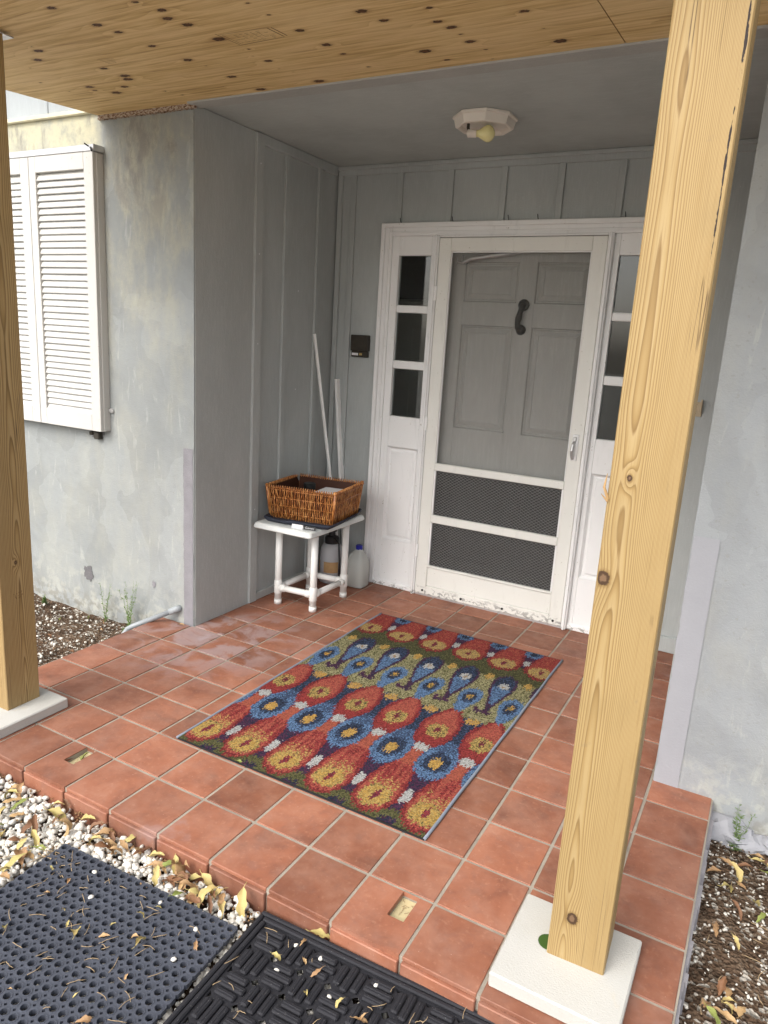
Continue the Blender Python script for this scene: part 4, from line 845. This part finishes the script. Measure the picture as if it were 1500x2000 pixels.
# ------------------------------------------------------------ doorbell, lamp, bracket, conduit
db = thing('intercom', 'dark bronze door intercom box with white name tag on siding', 'intercom', (-.195, D, 1.40))
MB().cbox(-.257, -.135, D-.032, D-.0005, 1.436, 1.53, .004).cbox(-.253, -.140, D-.026, D-.0005, 1.40, 1.4358, .004).build('body', 'bronze', db)
MB().cbox(-.247, -.165, D-.0345, D-.0322, 1.452, 1.518, .001).build('grille', 'bronze', db); MB().cbox(-.245, -.202, D-.028, D-.0262, 1.41, 1.424, .0005).build('name_tag', 'tagwhite', db); MB().cbox(-.194, -.174, D-.030, D-.0262, 1.411, 1.425, .002).build('button', 'amber', db)
lc = (.757, 1.82, 2.475); lp_ = thing('ceiling_light', 'octagonal off white ceiling light with bare yellow bulb', 'light', lc)
MB().lathe([(.135, 0), (.142, -.003), (.142, -.012), (.134, -.016), (.126, -.046), (.119, -.049), (.110, -.045), (.104, -.034), (.0, -.034)][::-1], lc, 8, R(22.5)).build('base', 'lampwhite', lp_)
MB().tube([(.700, 1.775, 2.455), (.700, 1.775, 2.425), (.705, 1.776, 2.405)], .007, 8).build('stem', 'bronze', lp_)
MB().tube([(.698, 1.774, 2.402), (.702, 1.775, 2.402), (.703, 1.775, 2.402), (.737, 1.785, 2.402)], [.012, .018, .0165, .0165], 16).build('socket', 'lampwhite', lp_)
ax = (Vector((.808, 1.807, 0))-Vector((.732, 1.784, 0))).normalized(); pb = Vector((.737, 1.785, 2.402)); prof = [(.0, .0145), (.010, .015), (.022, .022), (.034, .030), (.046, .0345), (.058, .0335), (.069, .026), (.077, .014), (.080, .002)]
MB().tube([pb+ax*a for a, r_ in prof], [r_ for a, r_ in prof], 20).build('bulb', 'bulb', lp_, smooth=True)
bkx = thing('wall_bracket', 'small tan metal hook bracket screwed beside the sidelight', 'bracket', (1.726, D, 1.23))
MB().cbox(1.702, 1.750, D-.008, D-.0005, 1.235, 1.305, .001).cbox(1.742, 1.750, D-.03, D-.008, 1.255, 1.318, .001).build('plate', 'tan_metal', bkx)
for x, z in ((1.722, 1.292), (1.722, 1.248)): MB().lathe([(.0, -.003), (.004, -.002), (.004, .001), (.0, .001)], (x, D-.0095, z), 8, ax=Matrix.Rotation(R(90), 3, 'X')).build('screw', 'black', bkx)
cd = thing('conduit_pipe', 'grey plastic conduit running out of the wall past the patio corner', 'pipe', (-.52, 1.24, .05))
MB().tube([(-.745, 1.06, -.14), (-.735, 1.075, -.085), (-.715, 1.102, -.038), (-.69, 1.121, -.022), (-.535, 1.235, .061)], .0135, 14).build('pipe', 'pipe', cd, smooth=True); MB().tube([(-.545, 1.228, .056), (-.515, 1.25, .072), (-.50, 1.268, .08)], [.0175, .0175, .015], 14).build('coupling', 'pipe', cd, smooth=True)
# ------------------------------------------------------------ rubber mats
def perforated_mat():
    a = .0298; nx, ny = 22, 30; ox, oy, ang = .384, -.132, R(2.6); V = []; F = []; zt, zb = -.047, -.061
    ca, sa = math.cos(ang), math.sin(ang); c_ = .0048; r_ = .0101
    for i in range(nx):
        for j in range(ny):
            cx, cy = (i+.5)*a, -(j+.5)*a; k = len(V); h = a/2
            outer = [(h, -h+c_), (h, h-c_), (h-c_, h), (-h+c_, h), (-h, h-c_), (-h, -h+c_), (-h+c_, -h), (h-c_, -h)]
            pts = [(cx+x, cy+y, zt-.0012) for x, y in outer]
            for rr_, zz_ in ((.0131, zt-.0012), (.0126, zt), (r_, zt), (r_-.0008, zb)):
                for q in range(8): t = R(-22.5+45*q); pts.append((cx+rr_*math.cos(t), cy+rr_*math.sin(t), zz_))
            V += [(ox+x*ca-y*sa, oy+x*sa+y*ca, z+.0016*math.sin(x*9)*math.sin(y*7)) for x, y, z in pts]
            for L_ in range(4):
                for q in range(8): F.append((k+L_*8+q, k+L_*8+(q+1) % 8, k+(L_+1)*8+(q+1) % 8, k+(L_+1)*8+q))
            for q in (1, 3, 5, 7):    # walls of the little corner holes
                pa, pb_ = V[k+q], V[k+(q+1) % 8]; n0 = len(V); V.extend([(pa[0], pa[1], zb), (pb_[0], pb_[1], zb)]); F.append((k+(q+1) % 8, k+q, n0, n0+1))
            for q, cond in ((0, i == nx-1), (2, j == 0), (4, i == 0), (6, j == ny-1)):
                if cond: pa, pb_ = V[k+q], V[k+(q+1) % 8]; n0 = len(V); V.extend([(pa[0], pa[1], zb), (pb_[0], pb_[1], zb)]); F.append((k+(q+1) % 8, k+q, n0, n0+1))
    m = MB(); m.v = V; m.f = F
    return m.build('rubber_mat', 'rub1', at=(.7, -.5, -.061), label='blue black rubber mat full of round drainage holes', category='mat')
perforated_mat()
def weave_mat():
    a = .0800; ox, oy, ang = 1.056, -.018, R(2.3); ca, sa = math.cos(ang), math.sin(ang); m = MB(); nx, ny = 10, 7; zt, zb = -.044, -.054; bd = .022
    for i in range(nx):
        for j in range(ny):
            x0, y0 = bd+.014+i*a, -bd-.014-(j+1)*a; c_ = .011; h = a
            m.add([(x0+c_, y0, zb), (x0+h-c_, y0, zb), (x0+h, y0+c_, zb), (x0+h, y0+h-c_, zb), (x0+h-c_, y0+h, zb), (x0+c_, y0+h, zb), (x0, y0+h-c_, zb), (x0, y0+c_, zb)], [tuple(range(8))])
            for k in range(3):
                w_ = .0195; g = .0058+k*(w_+.005); e0 = .002 if k == 1 else .011
                if (i+j) % 2 == 0: bx_ = (x0+e0, x0+h-e0, y0+g, y0+g+w_)
                else: bx_ = (x0+g, x0+g+w_, y0+e0, y0+h-e0)
                m.cbox(*bx_, zb-.002, zt, .0035)
                if (i+j) % 2 == 0: m.cbox(bx_[0]+.004, bx_[1]-.004, bx_[2]+.008, bx_[3]-.008, zt-.002, zt+.0018, .0012)
                else: m.cbox(bx_[0]+.008, bx_[1]-.008, bx_[2]+.004, bx_[3]-.004, zt-.002, zt+.0018, .0012)
    W, H = nx*a+2*(bd+.014), ny*a+2*(bd+.014)
    m.box(0, W, -bd-.014, 0, -.063, zb).box(0, W, -H, -H+bd+.014, -.063, zb).box(0, bd+.014, -H+bd+.014, -bd-.014, -.063, zb).box(W-bd-.014, W, -H+bd+.014, -bd-.014, -.063, zb)
    for t0 in (.002, .0185):
        m.cbox(t0, W-t0, -t0-.0135, -t0, zb-.002, zt, .0035); m.cbox(t0, W-t0, -H+t0, -H+t0+.0135, zb-.002, zt, .0035); m.cbox(t0, t0+.0135, -H+t0+.015, -t0-.015, zb-.002, zt, .0035); m.cbox(W-t0-.0135, W-t0, -H+t0+.015, -t0-.015, zb-.002, zt, .0035)
    m.v = [(ox+x*ca-y*sa, oy+x*sa+y*ca, z) for x, y, z in m.v]
    return m.build('rubber_mat', 'rub2', at=(1.4, -.3, -.063), label='black recycled rubber mat with basket weave relief against the tiled step', category='mat')
weave_mat()
# ------------------------------------------------------------ gravel, chips
def stones(name, pts, sizes, mat, sub, seed, label, flat=.7, parent=None, smooth=False, cat=None):
    rg = np.random.default_rng(seed); bv, bf = ico(sub); n = len(pts); nb = len(bv)
    V = np.repeat(bv[None], n, 0); V = V*(1+.28*(rg.random((n, nb, 1))-.5)); V *= (rg.uniform(.65, 1.3, (n, 1, 3))*np.array([1, 1, flat]))
    q = rg.normal(size=(n, 4)); q[:, 1:3] *= .35; q /= np.linalg.norm(q, axis=1)[:, None]; w_, x, y, z = q.T
    Rm = np.stack([1-2*(y*y+z*z), 2*(x*y-z*w_), 2*(x*z+y*w_), 2*(x*y+z*w_), 1-2*(x*x+z*z), 2*(y*z-x*w_), 2*(x*z-y*w_), 2*(y*z+x*w_), 1-2*(x*x+y*y)], 1).reshape(n, 3, 3)
    V = np.einsum('nij,nkj->nki', Rm, V)*np.asarray(sizes)[:, None, None]+np.asarray(pts)[:, None, :]
    F = (bf[None]+(np.arange(n)*nb)[:, None, None]).reshape(-1, 3)
    me = npmesh(name, V.reshape(-1, 3), F, mat, smooth); return link(name, me, None, label=label, kind='stuff')
def scat(n, x0, x1, y0, y1, z0, z1): return np.stack([RNG.uniform(x0, x1, n), RNG.uniform(y0, y1, n), RNG.uniform(z0, z1, n)], 1)
p = scat(10500, -.9, 1.35, -.75, -.012, -.079, -.057); um = ((p[:, 0] > .37) & (p[:, 1] < -.125+.045*(p[:, 0]-.38))) | (p[:, 0] > 1.045); p[um, 2] -= .017; s_ = RNG.uniform(.005, .0125, len(p)); big = RNG.random(len(p)) < .08; s_[big] *= 1.45
stones('gravel', p, s_, 'pebble', 2, 3, 'white marble gravel strip along the tiled step', cat='gravel')
p = scat(5200, -2.4, 2.1, -2.3, -.05, -.092, -.075); p = p[(p[:, 0] < -.85) | (p[:, 1] < -.72) | (p[:, 0] > 1.3)]; stones('gravel', p, RNG.uniform(.007, .014, len(p)), 'pebble', 1, 4, 'white marble gravel spreading over the forecourt', cat='gravel')
p = scat(3200, 2.11, 2.75, -.3, 1.17, -.112, -.095); stones('soil_chips', p, RNG.uniform(.0018, .006, len(p)), 'chip', 1, 6, 'dark bark chips and grit on the bed beside the pale wall', cat='chips')
p = scat(800, 2.11, 2.65, -.2, 1.15, -.106, -.094); stones('pale_grit', p, RNG.uniform(.002, .0065, len(p)), 'chipw', 1, 7, 'pale grit on the bed beside the pale wall', cat='grit')
p = scat(2600, -1.7, -.64, .2, 1.24, -.122, -.108); stones('soil_chips', p, RNG.uniform(.002, .006, len(p)), 'chip', 1, 8, 'dark bark chips and grit on the bed below the shutter', cat='chips')
p = scat(300, -1.5, -.66, .55, 1.22, -.116, -.103); stones('pale_grit', p, RNG.uniform(.003, .011, len(p)), 'chipw', 1, 9, 'pale grit on the bed below the shutter', cat='grit')
p = scat(2600, -.5, 1.06, -.3, -.006, -.062, -.050); p = p[p[:, 1] > -.13-.17*(p[:, 0] < .38)]; k_ = (RNG.random(len(p)) < .35) | (p[:, 1] > -.03); stones('leaf_crumbs', p[k_], RNG.uniform(.0015, .005, k_.sum()), 'crumb', 1, 15, 'brown crumbs of leaf litter among the white gravel', flat=.3)
# ------------------------------------------------------------ leaves, twigs, pebbles on mats, weeds
def leaf_mesh(L_, W_, curl, twist, cup, seed):
    n = 14; r = random.Random(seed); V = []; F = []; x = -L_*.5; z = 0.; th = r.uniform(-.2, .5); dth = -curl*r.uniform(.6, 1.4); side = r.uniform(-.35, .35); ph = r.uniform(0, 6)
    for k in range(n+1):
        t = k/n; w_ = W_*(math.sin(math.pi*min(1, t*.97+.015))**.75)*(1-.30*t); tw = twist*(t-.4)+.25*math.sin(t*7+ph)
        for q in range(5):
            s_ = (q/4-.5)*2; e = 1+(.22*math.sin(t*19+q*2.1+ph)+r.uniform(-.08, .08))*abs(s_); y = s_*w_/2*e
            up = cup*w_*.5*abs(s_)**1.5+.05*w_*math.sin(t*13+s_*4+ph)
            V.append((x-math.sin(th)*up, y*math.cos(tw)+side*L_*(t-.5)**2, z+math.cos(th)*up+y*math.sin(tw)))
        x += L_/n*math.cos(th); z += L_/n*math.sin(th); th += dth/n+r.uniform(-.12, .12)
    for k in range(n):
        for q in range(4): F.append((k*5+q, (k+1)*5+q, (k+1)*5+q+1, k*5+q+1))
    m = MB().add(V, F); m.tube([V[2], (V[2][0]-L_*.10, V[2][1]+.01*L_, V[2][2]+.01*L_), (V[2][0]-L_*.2, V[2][1]+L_*.05, V[2][2]+.04*L_)], [.014*L_, .012*L_, .009*L_], 5)
    zm = sorted(v[2] for v in m.v)[len(m.v)//5]; m.v = [(a, b_, c-zm) for a, b_, c in m.v]
    return m
LM = {}
for mt in ('leaf', 'leafy', 'leafg', 'leafb'):
    LM[mt] = []
    for k in range(9):
        r = random.Random(k*7+len(mt)); LM[mt].append(leaf_mesh(r.uniform(.85, 1.1), r.uniform(.24, .46), r.uniform(.1, 2.2), r.uniform(-1.3, 1.3), r.uniform(.1, .9), k*13+len(mt)).mesh('fallen_leaf', mt, smooth=True))
def leaf(x, y, z, mt, L_, label, group, rz=None, tilt=.15):
    me = random.choice(LM[mt]); o = link('fallen_leaf', me, None, (x, y, z), (random.uniform(-tilt, tilt), random.uniform(-tilt, tilt), rz if rz is not None else random.uniform(0, 6.28)), label=label, category='leaf', group=group)
    o.scale = (L_, L_, L_); return o
nm = {'leaf': 'dry tan', 'leafy': 'yellowing', 'leafg': 'green', 'leafb': 'dark brown'}
def scatter_leaves(n, reg, zf, where, kinds, lo, hi, avoid=None):
    c = 0
    while c < n:
        x, y = random.uniform(reg[0], reg[1]), random.uniform(reg[2], reg[3])
        if avoid and avoid(x, y): continue
        mt = random.choice(kinds); leaf(x, y, zf, mt, random.uniform(lo, hi), 'fallen %s leaf lying %s' % (nm[mt], where), 'fallen leaves %s' % where); c += 1
onmat = lambda x, y: (x > .36 and x < 1.06 and y < -.12+.04*(x-.38)) or (x > 1.04 and y < 0)
scatter_leaves(105, (-.35, 1.04, -.36, -.018), -.053, 'on the white gravel', ['leaf', 'leaf', 'leafy', 'leafy', 'leafb', 'leafg'], .05, .09, onmat)
scatter_leaves(24, (.05, 1.03, -.085, -.014), -.052, 'in the gap along the tiled step', ['leaf', 'leafb', 'leaf', 'leafy'], .045, .08)
scatter_leaves(20, (.42, 1.03, -.55, -.16), -.0465, 'on the perforated rubber mat', ['leaf', 'leaf', 'leafy'], .012, .042)
scatter_leaves(12, (1.10, 1.75, -.32, -.04), -.0415, 'on the basket weave mat', ['leaf', 'leaf', 'leafy'], .015, .045)
scatter_leaves(75, (2.13, 2.48, .05, 1.08), -.090, 'on the bed beside the pale wall', ['leaf', 'leafy', 'leafy', 'leafb', 'leaf', 'leafg'], .04, .08)
scatter_leaves(16, (-1.3, -.68, .65, 1.2), -.108, 'on the bed below the shutter', ['leafg', 'leafg', 'leafb', 'leaf'], .02, .05)
leaf(.70, -.345, -.046, 'leafy', .075, 'large curled yellow leaf arching over the perforated mat', 'large curled leaves', 2.4, .0)
leaf(.862, -.275, -.046, 'leafy', .060, 'folded yellow green leaf lying across mat holes', 'large curled leaves', 1.9, .0)
leaf(1.245, -.012, -.040, 'leafy', .062, 'yellow leaf bridging the basket weave mat and the step', 'large curled leaves', .5, .1)
leaf(.099, .176, -.018, 'leafg', .042, 'green leaf stuck in a tile recess', 'odd leaves', 1.2, .3)
leaf(.60, .43, .001, 'leafg', .035, 'green leaf poking from under the front hem of the rug', 'odd leaves', .3, 0)
leaf(-.47, 1.235, .001, 'leaf', .05, 'tan leaf lying at the foot of the cement repair', 'odd leaves', .2, 0)
def twig(x, y, z, L_, label, group, thick=.0008):
    a = random.uniform(0, 6.28); bend = random.uniform(-.9, .9); pts = []; px, py = 0., 0.
    for k in range(6): pts.append((px, py, thick+.0015*math.sin(k/5*math.pi)*random.random()*2)); px += L_/5*math.cos(a+bend*k/5); py += L_/5*math.sin(a+bend*k/5)
    MB().tube([(x+p[0], y+p[1], z+p[2]) for p in pts], [thick]*5+[thick*.5], 5).build('twig', 'twig', at=(x, y, z), smooth=True, label=label, category='twig', group=group)
for _ in range(58): twig(random.uniform(.42, 1.0), random.uniform(-.52, -.15), -.0465, random.uniform(.015, .05), 'thin straw coloured twig lying on the perforated mat', 'twigs on the perforated mat')
for _ in range(34): twig(random.uniform(1.10, 1.75), random.uniform(-.34, -.03), -.0420, random.uniform(.012, .045), 'thin straw coloured twig lying on the basket weave mat', 'twigs on the basket weave mat')
for _ in range(14): twig(random.uniform(.30, .46), random.uniform(-.24, -.15), -.052, random.uniform(.05, .10), 'long grey twig beside the corner of the perforated mat', 'twigs at the corner of the perforated mat', .001)
for _ in range(26): twig(random.uniform(2.14, 2.45), random.uniform(.1, 1.0), -.098, random.uniform(.02, .06), 'thin straw coloured twig on the bed beside the pale wall', 'twigs on the bed beside the pale wall', .0011)
for _ in range(24):
    pit = random.choice(((.072, .122, .13, .205), (1.376, 1.426, .12, .205))); twig(random.uniform(pit[0]+.012, pit[1]-.014), random.uniform(pit[2], pit[3]-.012), -.0214, random.uniform(.008, .018), 'tiny twig in a tile recess', 'twigs in the tile recesses', .0007)
bv, bf = ico(2)
for k, (x, y, z, lab) in enumerate([(.56, -.17, -.045, 'p'), (.63, -.24, -.045, 'p'), (.95, -.17, -.045, 'p'), (.97, -.27, -.045, 'p'), (.80, -.15, -.05, 'p'), (1.203, -.068, -.048, 'b'), (1.28, -.068, -.048, 'b'), (1.12, -.07, -.05, 'b'), (1.44, -.06, -.048, 'b'), (1.36, -.15, -.048, 'b'), (1.205, -.155, -.05, 'b'), (1.52, -.15, -.048, 'b')]):
    rg = np.random.default_rng(k); me = npmesh('pebble', bv*(1+.25*(rg.random((len(bv), 1))-.5))*np.array([.008, .006, .0045]), bf, 'pebble', True)
    link('pebble', me, None, (x, y, z), (0, 0, k*1.3), label='white pebble stranded on the %s mat' % ('perforated' if lab == 'p' else 'basket weave'), category='pebble', group='pebbles on the %s mat' % ('perforated' if lab == 'p' else 'basket weave'))
def weed(x, y, z, h, n, label, seed):
    r = random.Random(seed); w_ = thing('weed', label, 'weed', (x, y, z)); ms, ml = MB(), MB()
    for s_ in range(n):
        a = r.uniform(0, 6.28); lean = r.uniform(.05, .25); pts = [Vector((x+lean*h*math.cos(a)*(k/7)**1.4, y-.01+lean*h*math.sin(a)*.3*(k/7)**1.4, z+h*(.6+.4*r.random())*k/7)) for k in range(8)]
        ms.tube(pts, [.0016-.0014*k/8 for k in range(8)], 5)
        for k in range(1, 8):
            for q in range(7):
                p = pts[k].lerp(pts[k-1], r.random()); b_ = r.uniform(0, 6.28); L_ = r.uniform(.012, .028)*(1.1-k/12); d = Vector((math.cos(b_), math.sin(b_)*.6, r.uniform(.1, .7))).normalized(); sdv = d.cross(Vector((0, 0, 1))).normalized()*L_*.15
                ml.add([p, p+d*L_*.5+sdv, p+d*L_, p+d*L_*.5-sdv], [(0, 1, 2, 3)])
    ms.build('stem', 'stem', w_); ml.build('foliage', 'stem', w_); return w_
weed(-1.03, 1.235, -.125, .28, 3, 'wispy green weed by the wall under the shutter', 1)
weed(-.83, 1.225, -.125, .36, 6, 'taller feathery weed beside the grey conduit', 2)
weed(2.19, 1.12, -.12, .20, 4, 'sparse weed growing from the broken footing', 3)
for k, (x, y) in enumerate(((-.78, 1.15), (-.72, 1.10), (-.68, .75), (-1.5, 1.2))): weed(x, y, -.115, .06, 7, 'low tuft of green weed on the bed below the shutter', 10+k)['group'] = 'low weed tufts below the shutter'
